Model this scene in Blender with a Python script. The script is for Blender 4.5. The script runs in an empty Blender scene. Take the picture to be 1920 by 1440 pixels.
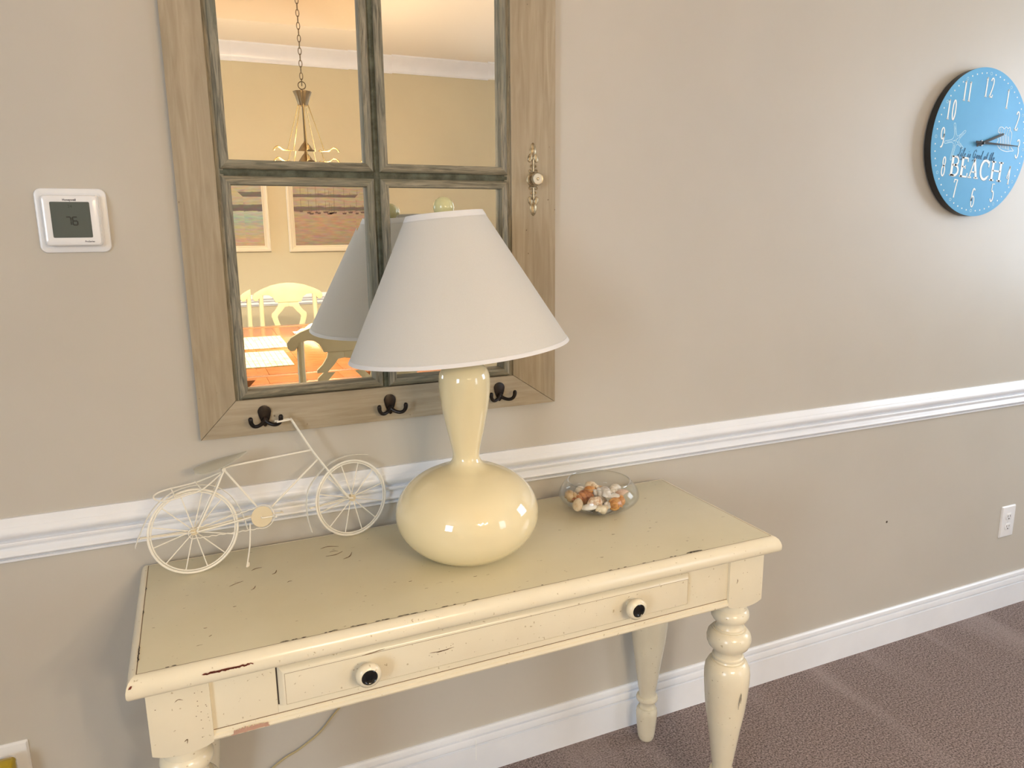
import bpy, bmesh, math, random
from mathutils import Vector, Matrix, Quaternion
random.seed(7)
S = bpy.context.scene
C = S.collection
PI = math.pi
sin, cos, rad = math.sin, math.cos, math.radians

# ------------------------------------------------------------------ camera
yaw, pitch, roll = 0.40932742, -0.20302235, -0.01023067
fw = Vector((sin(yaw)*cos(pitch), cos(yaw)*cos(pitch), sin(pitch)))
r0 = Vector((cos(yaw), -sin(yaw), 0)); u0 = r0.cross(fw)
rt = cos(roll)*r0 + sin(roll)*u0; up = -sin(roll)*r0 + cos(roll)*u0
cd = bpy.data.cameras.new('camera'); cam = bpy.data.objects.new('camera', cd); C.objects.link(cam)
cam.matrix_world = Matrix(((rt.x, up.x, -fw.x, 0), (rt.y, up.y, -fw.y, -1.65954703), (rt.z, up.z, -fw.z, 1.44892435), (0, 0, 0, 1)))
cd.sensor_width = 36; cd.lens = 1372.83*36/1920; cd.clip_start = 0.02
S.camera = cam

# ------------------------------------------------------------------ light
S.view_settings.view_transform = 'Standard'; S.view_settings.look = 'None'
S.view_settings.gamma = 1; S.view_settings.use_curve_mapping = False
S.view_settings.exposure = 0.25
W = bpy.data.worlds.new('sky'); S.world = W; W.use_nodes = True
W.node_tree.nodes['Background'].inputs[0].default_value = (0.62, 0.78, 1.0, 1)
W.node_tree.nodes['Background'].inputs[1].default_value = 1.5
CH = Vector((0.67, -2.83, 0))          # chandelier axis

def area(name, loc, target, sx, sy, power, col):
    l = bpy.data.lights.new(name, 'AREA'); l.shape = 'RECTANGLE'; l.size = sx; l.size_y = sy
    l.energy = power; l.color = col
    o = bpy.data.objects.new(name, l); C.objects.link(o); o.location = loc
    o.rotation_euler = (Vector(target)-Vector(loc)).to_track_quat('-Z', 'Y').to_euler()
    return o
area('daylight_left', (-3.3, -3.55, 1.75), (0.2, -2.0, 1.3), 1.2, 1.5, 84, (0.72, 0.85, 1.0))
area('daylight_right', (4.3, -1.0, 1.72), (2.6, -0.8, 1.4), 1.1, 1.25, 33, (0.82, 0.9, 1.0))
area('daylight_rear', (3.5, -4.72, 1.45), (1.6, 0, 1.3), 1.1, 1.9, 26, (0.85, 0.92, 1.0))
BULB_POWER = 36.0
BULB_COL = (1.0, 0.83, 0.63)

# ------------------------------------------------------------------ helpers
def tag(o, label=None, cat=None, group=None, kind=None):
    if label: o['label'] = label
    if cat: o['category'] = cat
    if group: o['group'] = group
    if kind: o['kind'] = kind
    return o
def empty(name, loc, rz=0):
    o = bpy.data.objects.new(name, None); C.objects.link(o); o.location = loc; o.rotation_euler = (0, 0, rz)
    o.empty_display_size = 0.05
    return o
class MB:
    """collects geometry"""
    def __init__(s): s.v = []; s.f = []
    def add(s, vs, fs, M=None):
        n = len(s.v)
        s.v += [tuple(M @ Vector(p)) if M else tuple(p) for p in vs]
        s.f += [tuple(i+n for i in f) for f in fs]
        return s
    def box(s, x0, x1, y0, y1, z0, z1, M=None):
        vs = [(x, y, z) for x in (x0, x1) for y in (y0, y1) for z in (z0, z1)]
        return s.add(vs, [(0, 1, 3, 2), (4, 6, 7, 5), (0, 4, 5, 1), (2, 3, 7, 6), (0, 2, 6, 4), (1, 5, 7, 3)], M)
    def tube(s, pts, r, seg=10, closed=False, M=None, caps=True):
        pts = [Vector(p) for p in pts]; n = len(pts)
        rs = r if isinstance(r, (list, tuple)) else [r]*n
        tang = []
        for i in range(n):
            a = pts[(i-1) % n] if (closed or i > 0) else pts[i]
            b = pts[(i+1) % n] if (closed or i < n-1) else pts[i]
            t = (b-a); tang.append(t.normalized() if t.length > 1e-9 else Vector((0, 0, 1)))
        ref = Vector((0, 0, 1)) if abs(tang[0].z) < .9 else Vector((1, 0, 0))
        nrm = (ref - ref.dot(tang[0])*tang[0]).normalized()
        vs = []
        for i in range(n):
            if i: nrm = (nrm - nrm.dot(tang[i])*tang[i]).normalized()
            b = tang[i].cross(nrm)
            for k in range(seg):
                a = 2*PI*k/seg
                vs.append(pts[i] + rs[i]*(cos(a)*nrm + sin(a)*b))
        fs = []
        for i in range(n if closed else n-1):
            j = (i+1) % n
            for k in range(seg):
                k2 = (k+1) % seg
                fs.append((i*seg+k, i*seg+k2, j*seg+k2, j*seg+k))
        if not closed and caps:
            fs.append(tuple(range(seg-1, -1, -1))); fs.append(tuple((n-1)*seg+k for k in range(seg)))
        return s.add(vs, fs, M)
    def lathe(s, prof, seg=48, M=None, cap0=True, cap1=True):
        n = len(prof); vs = []
        for r, z in prof:
            for k in range(seg):
                a = 2*PI*k/seg; vs.append((r*cos(a), r*sin(a), z))
        fs = []
        for i in range(n-1):
            for k in range(seg):
                k2 = (k+1) % seg
                fs.append((i*seg+k, i*seg+k2, (i+1)*seg+k2, (i+1)*seg+k))
        if cap0: fs.append(tuple(range(seg-1, -1, -1)))
        if cap1: fs.append(tuple((n-1)*seg+k for k in range(seg)))
        return s.add(vs, fs, M)
    def prism(s, poly, h0, h1, M=None):
        """poly in xy, extruded in z"""
        n = len(poly)
        vs = [(x, y, h0) for x, y in poly]+[(x, y, h1) for x, y in poly]
        fs = [tuple(range(n-1, -1, -1)), tuple(range(n, 2*n))]
        fs += [(i, (i+1) % n, n+(i+1) % n, n+i) for i in range(n)]
        return s.add(vs, fs, M)
    def build(s, name, mat, parent=None, smooth=False, bevel=0, bseg=2, angle=35, loc=None):
        me = bpy.data.meshes.new(name); me.from_pydata(s.v, [], s.f)
        bm = bmesh.new(); bm.from_mesh(me)
        bmesh.ops.recalc_face_normals(bm, faces=bm.faces)
        if bevel:
            es = [e for e in bm.edges if len(e.link_faces) == 2 and e.calc_face_angle(0) > rad(25)]
            bmesh.ops.bevel(bm, geom=es, offset=bevel, segments=bseg, affect='EDGES', profile=.6, clamp_overlap=True)
        bm.to_mesh(me); bm.free()
        return link(name, me, mat, parent, smooth or bevel > 0, angle, loc)
def link(name, me, mat, parent=None, smooth=False, angle=35, loc=None):
    o = bpy.data.objects.new(name, me); C.objects.link(o)
    if mat and not me.materials: me.materials.append(mat)
    if parent: o.parent = parent
    if loc: o.location = loc
    if smooth:
        for p in me.polygons: p.use_smooth = True
        me.set_sharp_from_angle(angle=rad(angle))
    return o
def Rot(ax, a): return Matrix.Rotation(a, 4, ax)
def T(x, y, z): return Matrix.Translation((x, y, z))
XZ = Matrix(((1, 0, 0, 0), (0, 0, -1, 0), (0, 1, 0, 0), (0, 0, 0, 1)))   # (x,y,h) -> (x,-h,y): drawn on a wall that faces -y
def smooth_path(pts, n=6, closed=False):
    pts = [Vector(p) for p in pts]; out = []; N = len(pts)
    rng = range(N if closed else N-1)
    for i in rng:
        p0 = pts[(i-1) % N] if (closed or i > 0) else pts[i]
        p1 = pts[i]; p2 = pts[(i+1) % N]
        p3 = pts[(i+2) % N] if (closed or i < N-2) else pts[(i+1) % N]
        for k in range(n):
            t = k/n
            out.append(.5*((2*p1)+(-p0+p2)*t+(2*p0-5*p1+4*p2-p3)*t*t+(-p0+3*p1-3*p2+p3)*t**3))
    if not closed: out.append(pts[-1])
    return out
def text_mesh(body, size, shear=0, offset=0, ext=0.0002, align='CENTER', spacing=1):
    cu = bpy.data.curves.new('lettering', 'FONT'); cu.body = body; cu.size = size; cu.shear = shear
    cu.offset = offset; cu.extrude = ext; cu.align_x = align; cu.space_character = spacing; cu.resolution_u = 4
    o = bpy.data.objects.new('lettering', cu); C.objects.link(o)
    dg = bpy.context.evaluated_depsgraph_get(); dg.update()
    me = bpy.data.meshes.new_from_object(o.evaluated_get(dg))
    bpy.data.objects.remove(o); bpy.data.curves.remove(cu)
    me.materials.clear()
    return me

# ------------------------------------------------------------------ materials
def mat(name, col=(.5, .5, .5), rough=.5, metal=0, **kw):
    m = bpy.data.materials.new(name); m.use_nodes = True
    b = m.node_tree.nodes['Principled BSDF']
    b.inputs['Base Color'].default_value = (*col, 1); b.inputs['Roughness'].default_value = rough
    b.inputs['Metallic'].default_value = metal
    for k, v in kw.items(): b.inputs[k.replace('_', ' ')].default_value = v
    return m
def nodes(m): return m.node_tree.nodes, m.node_tree.links, m.node_tree.nodes['Principled BSDF']
def noise_col(m, c1, c2, scale=(1, 1, 1), nscale=5, detail=4, rgh=.6, lo=.35, hi=.65, bump=0, bdist=.001, coord='Object', dist=0):
    N, L, b = nodes(m)
    tc = N.new('ShaderNodeTexCoord'); mp = N.new('ShaderNodeMapping'); mp.inputs['Scale'].default_value = scale
    L.new(tc.outputs[coord], mp.inputs[0])
    nz = N.new('ShaderNodeTexNoise'); nz.inputs['Scale'].default_value = nscale; nz.inputs['Detail'].default_value = detail
    nz.inputs['Roughness'].default_value = rgh; nz.inputs['Distortion'].default_value = dist
    L.new(mp.outputs[0], nz.inputs['Vector'])
    cr = N.new('ShaderNodeValToRGB'); cr.color_ramp.elements[0].position = lo; cr.color_ramp.elements[1].position = hi
    cr.color_ramp.elements[0].color = (*c1, 1); cr.color_ramp.elements[1].color = (*c2, 1)
    L.new(nz.outputs['Fac'], cr.inputs[0]); L.new(cr.outputs[0], b.inputs['Base Color'])
    if bump:
        bp = N.new('ShaderNodeBump'); bp.inputs['Strength'].default_value = bump; bp.inputs['Distance'].default_value = bdist
        L.new(nz.outputs['Fac'], bp.inputs['Height']); L.new(bp.outputs[0], b.inputs['Normal'])
    return m
def overlay(m, col, scale, nscale, lo, hi, fac=1.0, detail=3, coord='Object'):
    """mix another noise-masked colour over the base colour"""
    N, L, b = nodes(m)
    tc = N.new('ShaderNodeTexCoord'); mp = N.new('ShaderNodeMapping'); mp.inputs['Scale'].default_value = scale
    mp.inputs['Location'].default_value = (3.1, 1.7, 5.3)
    L.new(tc.outputs[coord], mp.inputs[0])
    nz = N.new('ShaderNodeTexNoise'); nz.inputs['Scale'].default_value = nscale; nz.inputs['Detail'].default_value = detail
    L.new(mp.outputs[0], nz.inputs['Vector'])
    mr = N.new('ShaderNodeMapRange'); mr.inputs['From Min'].default_value = lo; mr.inputs['From Max'].default_value = hi
    mr.inputs['To Max'].default_value = fac
    L.new(nz.outputs['Fac'], mr.inputs['Value'])
    mx = N.new('ShaderNodeMix'); mx.data_type = 'RGBA'
    src = b.inputs['Base Color'].links[0].from_socket if b.inputs['Base Color'].links else None
    if src: L.new(src, mx.inputs['A'])
    else: mx.inputs['A'].default_value = b.inputs['Base Color'].default_value
    mx.inputs['B'].default_value = (*col, 1)
    L.new(mr.outputs[0], mx.inputs['Factor']); L.new(mx.outputs['Result'], b.inputs['Base Color'])
    return m

M = {}
M['wall'] = noise_col(mat('wall_paint', rough=.42), (.525, .49, .43), (.545, .51, .448), nscale=3, bump=.15, bdist=.0006)
M['wall2'] = noise_col(mat('warm_lit_wall_paint', rough=.5), (.60, .535, .37), (.62, .555, .385), nscale=3, bump=.15, bdist=.0006)  # yellower, lighter wall paint: the warm chandelier light is put into its colour
M['trim'] = noise_col(mat('white_trim_paint', rough=.3), (.80, .82, .86), (.84, .86, .90), nscale=6)
M['ceil'] = mat('ceiling_paint', (.86, .80, .68), .7)
M['tray'] = mat('tray_ceiling_paint', (.70, .46, .22), .7)
# carpet
M['carpet'] = noise_col(mat('carpet', rough=.95), (.085, .058, .052), (.50, .39, .36), nscale=190, detail=3, rgh=.75, lo=.36, hi=.62, bump=1, bdist=.008)
overlay(M['carpet'], (.50, .41, .39), (1.6, .22, 1), 4.2, .50, .66, .45, 3)
overlay(M['carpet'], (.06, .04, .035), (1, 1, 1), 260, .56, .70, .8, 2)
# table cream paint
M['cream'] = noise_col(mat('cream_paint', rough=.2), (.75, .675, .51), (.80, .73, .565), nscale=4, detail=5, bump=.1, bdist=.0005)
overlay(M['cream'], (.42, .33, .19), (1, 1, 1), 130, .70, .74, .7, 2)
M['cream_top'] = noise_col(mat('cream_top_paint', rough=.3), (.64, .58, .40), (.69, .63, .45), scale=(1, 1, 1), nscale=3, detail=5, bump=.1, bdist=.0005)
overlay(M['cream_top'], (.33, .26, .15), (1, 2.5, 1), 60, .72, .75, .8, 2)
M['groove'] = mat('glaze_in_groove', (.19, .11, .05), .6)
M['chip'] = mat('exposed_red_wood', (.17, .035, .018), .6)
M['chip2'] = mat('bare_pinkish_wood', (.50, .30, .22), .7)
M['scratch'] = mat('brown_scratch', (.16, .09, .04), .7)
# drift wood boards
def wood(name, vertical, c1, c2, dark, ns=6):
    sc = (14, 14, 1) if vertical else (1, 14, 14)
    m = noise_col(mat(name, rough=.62), c1, c2, scale=sc, nscale=ns, detail=6, lo=.3, hi=.7, bump=.35, bdist=.0008, dist=.6)
    overlay(m, dark, (3, 3, .5) if vertical else (.5, 3, 3), 5, .5, .8, .45)
    overlay(m, (.12, .09, .05), (1, 1, 1), 55, .735, .76, .9, 2)
    return m
M['board_v'] = wood('driftwood_vertical', True, (.31, .25, .165), (.43, .36, .255), (.24, .20, .14))
M['board_h'] = wood('driftwood_horizontal', False, (.31, .25, .165), (.43, .36, .255), (.24, .20, .14))
def greywood(name, vertical):
    sc = (30, 30, 2.2) if vertical else (2.2, 30, 30)
    m = noise_col(mat(name, rough=.6), (.085, .078, .052), (.33, .29, .205), scale=sc, nscale=5, detail=6, lo=.32, hi=.62, bump=.8, bdist=.001, dist=1.2)
    overlay(m, (.15, .16, .12), (8, 8, 1) if vertical else (1, 8, 8), 5, .48, .7, .55)
    return m
M['grey_v'] = greywood('weathered_grey_vertical', True)
M['grey_h'] = greywood('weathered_grey_horizontal', False)
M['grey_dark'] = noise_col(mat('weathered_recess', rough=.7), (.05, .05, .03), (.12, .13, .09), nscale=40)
M['mirror'] = mat('mirror_silver', (.93, .93, .90), .0, 1)
M['edge_glass'] = mat('glass_edge', (.30, .40, .42), .1)
M['iron'] = noise_col(mat('dark_iron', rough=.3, metal=.6), (.012, .009, .008), (.03, .022, .018), nscale=40, bump=.3)
M['brass'] = noise_col(mat('antique_brass', rough=.38, metal=.75), (.22, .165, .09), (.50, .42, .28), nscale=90, bump=.5)
M['pewter'] = mat('pewter_knob', (.55, .48, .36), .4, .8)
M['dark_lattice'] = mat('dark_lattice', (.03, .028, .025), .5, .5)
# lamp
M['ceramic'] = noise_col(mat('cream_ceramic', rough=.06, Coat_Weight=.6, Coat_Roughness=.02), (.83, .72, .45), (.85, .745, .48), nscale=2)
M['shade'] = noise_col(mat('linen_shade', rough=.9), (.87, .87, .855), (.92, .92, .905), nscale=900, detail=2, bump=.25, bdist=.0004)
N_, L_, b_ = nodes(M['shade'])
tr = N_.new('ShaderNodeBsdfTranslucent'); tr.inputs[0].default_value = (.75, .73, .68, 1)
mx = N_.new('ShaderNodeMixShader'); mx.inputs[0].default_value = .36
L_.new(b_.outputs[0], mx.inputs[1]); L_.new(tr.outputs[0], mx.inputs[2]); L_.new(mx.outputs[0], N_['Material Output'].inputs[0])
M['shade_trim'] = mat('shade_trim', (.78, .785, .80), .8)
M['finial'] = mat('cream_glass_ball', (.62, .60, .33), .15)
M['metal_white'] = mat('white_enamel_wire', (.85, .81, .71), .32)
M['disc'] = mat('tan_enamel', (.72, .62, .43), .45)
M['saddle'] = mat('pale_grey_saddle', (.47, .455, .38), .3)
# glass
def thin_glass(name, tint=(1, 1, 1), f=1.5, gain=1):
    m = bpy.data.materials.new(name); m.use_nodes = True; N = m.node_tree.nodes; L = m.node_tree.links
    N.remove(N['Principled BSDF'])
    t = N.new('ShaderNodeBsdfTransparent'); t.inputs[0].default_value = (*tint, 1)
    g = N.new('ShaderNodeBsdfGlossy'); g.inputs['Roughness'].default_value = .02
    lw = N.new('ShaderNodeLayerWeight'); lw.inputs[0].default_value = .5
    pw = N.new('ShaderNodeMath'); pw.operation = 'POWER'; pw.inputs[1].default_value = 4.2; L.new(lw.outputs['Facing'], pw.inputs[0])
    fr = N.new('ShaderNodeMath'); fr.operation = 'MULTIPLY_ADD'; fr.inputs[1].default_value = .75*gain; fr.inputs[2].default_value = .035*gain; L.new(pw.outputs[0], fr.inputs[0])
    x = N.new('ShaderNodeMixShader'); L.new(fr.outputs[0], x.inputs[0]); L.new(t.outputs[0], x.inputs[1]); L.new(g.outputs[0], x.inputs[2])
    L.new(x.outputs[0], N['Material Output'].inputs[0])
    return m
M['glass'] = thin_glass('clear_glass', (.985, .99, .987), 1.45, .7)
M['rim_glass'] = thin_glass('rim_glass', (.97, .98, .98), 1.5, 4.0)
M['window_glass'] = thin_glass('window_glass', (.97, .98, .98), 1.3)
M['plastic'] = mat('white_plastic', (.80, .80, .81), .28)
M['plastic2'] = mat('white_plastic_gloss', (.84, .84, .85), .15)
M['ivory'] = mat('ivory_plastic', (.66, .64, .60), .35)
M['slot'] = mat('dark_slot', (.05, .035, .025), .6)
M['lcd'] = mat('lcd_screen', (.088, .105, .098), .2)
M['lcd_ink'] = mat('lcd_segment', (.006, .008, .008), .4)
M['ink'] = mat('grey_print', (.10, .10, .12), .5)
M['black'] = mat('gloss_black', (.008, .008, .009), .12)
M['hand_black'] = mat('satin_black', (.006, .006, .007), .6)
M['blackm'] = mat('black_edge', (.012, .012, .013), .35)
M['blue'] = noise_col(mat('clock_face_blue', rough=.62), (.13, .43, .76), (.14, .46, .79), nscale=8)
M['white'] = mat('painted_white', (.88, .90, .90), .5)
M['pale_blue'] = mat('painted_pale_blue', (.50, .76, .90), .5)
M['pen'] = mat('script_blue_ink', (.03, .12, .26), .5)
M['numshadow'] = mat('printed_letter_edge', (.20, .30, .40), .5)
M['amber'] = mat('amber_oil', (.55, .40, .03), .1, Transmission_Weight=.3)
M['cord'] = mat('gold_cord', (.45, .37, .20), .3)
M['dining_wood'] = noise_col(mat('red_brown_wood', rough=.16), (.33, .10, .025), (.50, .18, .05), scale=(2, 14, 2), nscale=4, detail=5)
M['dark_wood'] = mat('dark_wood', (.07, .02, .01), .3)
M['chair'] = noise_col(mat('butter_chair_paint', rough=.35), (.72, .62, .36), (.78, .69, .43), nscale=4)
M['mat'] = noise_col(mat('straw_placemat', rough=.8), (.55, .47, .22), (.85, .78, .48), scale=(.3, 1, 1), nscale=60, detail=2, lo=.4, hi=.6)
M['cloth'] = mat('cream_cloth', (.85, .80, .60), .8)
M['nickel'] = mat('brushed_bronze', (.20, .15, .09), .35, .8)
M['gold'] = mat('polished_brass', (.70, .55, .28), .2, .9)
M['frosted'] = bpy.data.materials.new('lit_frosted_glass'); M['frosted'].use_nodes = True
N_, L_ = M['frosted'].node_tree.nodes, M['frosted'].node_tree.links
N_.remove(N_['Principled BSDF'])
t1 = N_.new('ShaderNodeBsdfTranslucent'); t1.inputs[0].default_value = (1, .93, .80, 1)
t2 = N_.new('ShaderNodeBsdfTransparent'); t2.inputs[0].default_value = (1, .95, .85, 1)
x1 = N_.new('ShaderNodeMixShader'); x1.inputs[0].default_value = .5; L_.new(t1.outputs[0], x1.inputs[1]); L_.new(t2.outputs[0], x1.inputs[2])
e1 = N_.new('ShaderNodeEmission'); e1.inputs[0].default_value = (1, .75, .42, 1); e1.inputs[1].default_value = 2.5
a1 = N_.new('ShaderNodeAddShader'); L_.new(x1.outputs[0], a1.inputs[0]); L_.new(e1.outputs[0], a1.inputs[1]); L_.new(a1.outputs[0], N_['Material Output'].inputs[0])
M['white_frame'] = mat('cream_frame', (.76, .68, .52), .4)

# ------------------------------------------------------------------ room
X0, X1, Y1, H = -3.2, 4.2, -4.575, 2.774
def wall_with_holes(name, axis, pos, thick, a0, a1, z0, z1, holes):
    """axis 'x': wall plane x=pos ; 'y': plane y=pos"""
    mb = MB(); cuts = sorted(holes)
    def bx(u0, u1, w0, w1):
        if axis == 'x': mb.box(pos, pos+thick, u0, u1, w0, w1)
        else: mb.box(u0, u1, pos, pos+thick, w0, w1)
    u = a0
    for (h0, h1, zz0, zz1) in cuts:
        if h0 > u: bx(u, h0, z0, z1)
        bx(h0, h1, z0, zz0); bx(h0, h1, zz1, z1); u = h1
    if a1 > u: bx(u, a1, z0, z1)
    return tag(mb.build(name, M['wall']), kind='structure')
WL = (-4.15, -2.95, 1.0, 2.5)     # left window hole (y0,y1,z0,z1)
WR = (-1.55, -0.45, 1.10, 2.35)   # right window hole
WB = (2.92, 4.08, .5, 2.4)        # window in the far wall (x0,x1)
tag(MB().box(X0, X1, Y1, 0, -.06, 0).build('floor', M['carpet']), kind='structure')
wall_with_holes('wall_back', 'y', 0, .12, X0-.12, X1+.12, -.06, 3.2, [])
o = wall_with_holes('wall_front', 'y', Y1-.12, .12, X0-.12, X1+.12, -.06, 3.2, [WB])
o.data.materials[0] = M['wall2']
wall_with_holes('wall_left', 'x', X0-.12, .12, Y1, 0, -.06, 3.2, [WL])
wall_with_holes('wall_right', 'x', X1, .12, Y1, 0, -.06, 3.2, [WR])
# ceiling: soffit with a recessed tray
tx0, tx1, ty0, ty1 = .17, 1.15, -3.85, -1.81
mb = MB()
mb.box(X0, tx0, Y1, 0, H, H+.05); mb.box(tx1, X1, Y1, 0, H, H+.05)
mb.box(tx0, tx1, Y1, ty0, H, H+.05); mb.box(tx0, tx1, ty1, 0, H, H+.05)
mb.box(tx0-.03, tx0, ty0, ty1, H+.05, 3.05); mb.box(tx1, tx1+.03, ty0, ty1, H+.05, 3.05)
mb.box(tx0-.03, tx1+.03, ty0-.03, ty0, H+.05, 3.05); mb.box(tx0-.03, tx1+.03, ty1, ty1+.03, H+.05, 3.05)
ceil = tag(mb.build('ceiling', M['ceil']), kind='structure')
MB().box(tx0-.03, tx1+.03, ty0-.03, ty1+.03, 3.05, 3.1).build('tray_panel', M['tray'], ceil)

def run(name, prof, side, material=M['trim']):
    """prof: list of (depth, z). side back/front run in x, left/right in y"""
    mb = MB(); n = len(prof)
    if side == 'back': ends = [(X0, lambda d: (X0, -d)), (X1, lambda d: (X1, -d))]
    if side == 'front': ends = [(X0, lambda d: (X0, Y1+d)), (X1, lambda d: (X1, Y1+d))]
    if side == 'left': ends = [(0, lambda d: (X0+d, Y1)), (0, lambda d: (X0+d, 0))]
    if side == 'right': ends = [(0, lambda d: (X1-d, Y1)), (0, lambda d: (X1-d, 0))]
    vs = []
    for _, f in ends:
        for d, z in prof: x, y = f(d); vs.append((x, y, z))
    fs = [(i, (i+1) % n, n+(i+1) % n, n+i) for i in range(n)]+[tuple(range(n)), tuple(range(2*n-1, n-1, -1))]
    mb.add(vs, fs)
    return tag(mb.build(name, material, smooth=True, angle=28), kind='structure')
def arc(d0, z0, d1, z1, bulge, n=6):
    out = []
    for i in range(n+1):
        t = i/n; d = d0+(d1-d0)*t; z = z0+(z1-z0)*t
        out.append((d+bulge*sin(PI*t), z))
    return out
rail = [(0, .9056), (.0065, .9056), (.008, .9025), (.0095, .9010), (.0135, .8925), (.0150, .8900), (.0155, .8885)] + arc(.0155, .888, .0070, .8590, .0085, 10) + \
       [(.0165, .8580), (.0180, .8560), (.0175, .8520)] + arc(.0105, .8515, .0110, .8340, -.0055, 6) + arc(.0115, .8335, .0085, .8225, .0042, 6) + [(.0040, .8218), (.0040, .8203), (.0085, .8195), (.0078, .8150), (.004, .8129), (0, .8129)]
base = [(0, .133), (.005, .133), (.0095, .1290), (.0110, .1200), (.0108, .1172), (.0055, .1160), (.0055, .1140), (.0125, .1128), (.0140, .1090), (.0138, .0930), (.0120, .0905), (.0080, .0900), (.0080, .0875), (.0150, .0862), (.0150, 0), (0, 0)]
crown = [(0, H), (.115, H), (.115, H-.012), (.10, H-.02)] + arc(.10, H-.02, .02, H-.095, -.018, 6) + [(.02, H-.107), (.012, H-.119), (0, H-.119)]
for i, s in enumerate(('back', 'front', 'left', 'right')):
    run('baseboard_'+s, base, s)
    run('trim_%d' % (i+1), crown, s)
run('trim_5', rail, 'back'); run('trim_6', rail, 'front')
# caulk line on the baseboard joint
MB().box(.5945, .5975, -.0152, -.0142, .045, .108).build('joint_line', M['white'], bpy.data.objects['baseboard_back'])

# windows (frames, sashes and panes set in the wall openings)
def window(name, axis, pos, hole, nx=2, nz=3):
    a0, a1, z0, z1 = hole; mb = MB(); gl = MB(); mu = []
    def bx(b, u0, u1, w0, w1, d0, d1):
        if axis == 'x': b.box(pos+d0, pos+d1, u0, u1, w0, w1)
        else: b.box(u0, u1, pos+d0, pos+d1, w0, w1)
    s = 1 if (name in ('window_1',)) else -1   # side the room lies on
    t = .045
    for (u0, u1, w0, w1) in ((a0, a0+t, z0, z1), (a1-t, a1, z0, z1), (a0+t, a1-t, z0, z0+t), (a0+t, a1-t, z1-t, z1)): bx(mb, u0, u1, w0, w1, -.03, .03)
    c = .07
    for (u0, u1, w0, w1) in ((a0-c, a0, z0-c, z1+c), (a1, a1+c, z0-c, z1+c), (a0, a1, z0-c, z0), (a0, a1, z1, z1+c)):
        bx(mb, u0, u1, w0, w1, s*.062 if s > 0 else -.08, .08 if s > 0 else -.062)
    o = tag(mb.build(name, M['trim']), kind='structure')
    bx(gl, a0+t, a1-t, z0+t, z1-t, -.003, .003); gl.build('window_pane', M['window_glass'], o)
    for i in range(1, nx):
        m_ = MB(); u = a0+(a1-a0)*i/nx; bx(m_, u-.01, u+.01, z0+t, z1-t, -.015, .015); m_.build('muntin', M['trim'], o)
    for i in range(1, nz):
        m_ = MB(); w = z0+(z1-z0)*i/nz; bx(m_, a0+t, a1-t, w-.01, w+.01, -.012, .012); m_.build('muntin', M['trim'], o)
    return o
window('window_1', 'x', X0-.06, WL); window('window_2', 'x', X1+.06, WR); 
o = window('window_1', 'y', Y1-.06, WB, 3, 3); o.name = 'window_3'

# small marks on the wall
def wall_mark(x, z, r):
    MB().lathe([(r, 0), (r*.8, .0006)], 8, T(x, -.0001, z) @ Rot('X', PI/2)).build('nail_hole', M['slot'], bpy.data.objects['wall_back'])
wall_mark(2.118, .465, .0045); wall_mark(1.083, .52, .0035)

# ------------------------------------------------------------------ writing table
tbl = tag(empty('writing_table', (.51, -.25, 0)), 'cream painted writing table with turned legs and one wide drawer', 'table')
O = Vector((.51, -.25, 0))
def tp(mb, *a, **k):
    mb.v = [(x-O.x, y-O.y, z-O.z) for x, y, z in mb.v]
    return mb.build(*a, **k)
TX0, TX1, TY0, TY1, TZ = -.151, 1.171, -.484, -.024, .7705
ix0, ix1, iy0, iy1 = -.135, 1.1565, -.4625, -.036
# flat panel of the top
tp(MB().box(ix0+.0008, ix1-.0008, iy0+.0008, iy1-.0008, .738, TZ), 'tabletop', M['cream_top'], tbl, bevel=.0008)
# mitred nosing on four sides
def nosing(side):
    wf, ws = ix0-TX0, .022
    # outline of profile from the inner edge to the outer nose: (t 0..1 across, z)
    prof = [(0, TZ-.0015), (.04, TZ), (.18, TZ+.0004), (.42, TZ-.001), (.68, TZ-.005), (.88, TZ-.0115), (.985, TZ-.0185), (1, TZ-.0235), (.97, TZ-.0285), (.86, TZ-.0325), (.66, TZ-.0350), (0, TZ-.0350)]
    mb = MB(); n = len(prof)
    if side == 'front': e = lambda t: [(ix0+(TX0-ix0)*t, iy0+(TY0-iy0)*t), (ix1+(TX1-ix1)*t, iy0+(TY0-iy0)*t)]
    if side == 'rear': e = lambda t: [(ix0+(TX0-ix0)*t, iy1+(TY1-iy1)*t), (ix1+(TX1-ix1)*t, iy1+(TY1-iy1)*t)]
    if side == 'left': e = lambda t: [(ix0+(TX0-ix0)*t, iy0+(TY0-iy0)*t), (ix0+(TX0-ix0)*t, iy1+(TY1-iy1)*t)]
    if side == 'right': e = lambda t: [(ix1+(TX1-ix1)*t, iy0+(TY0-iy0)*t), (ix1+(TX1-ix1)*t, iy1+(TY1-iy1)*t)]
    vs = [(*e(t)[0], z) for t, z in prof]+[(*e(t)[1], z) for t, z in prof]
    mb.add(vs, [(i, (i+1) % n, n+(i+1) % n, n+i) for i in range(n)]+[tuple(range(n)), tuple(range(2*n-1, n-1, -1))])
    return tp(mb, 'edge_moulding', M['cream'], tbl, smooth=True, angle=40)
for s in ('front', 'rear', 'left', 'right'): nosing(s)
# dark glaze line between panel and moulding
mb = MB()
for (a, b, c_, d) in ((ix0-.0004, ix1+.0004, iy0-.0006, iy0+.0009), (ix0-.0004, ix1+.0004, iy1-.0009, iy1+.0004), (ix0-.0006, ix0+.0009, iy0, iy1), (ix1-.0009, ix1+.0006, iy0, iy1)):
    mb.box(a, b, c_, d, TZ-.003, TZ-.0004)
tp(mb, 'glaze_line', M['groove'], tbl)
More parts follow.
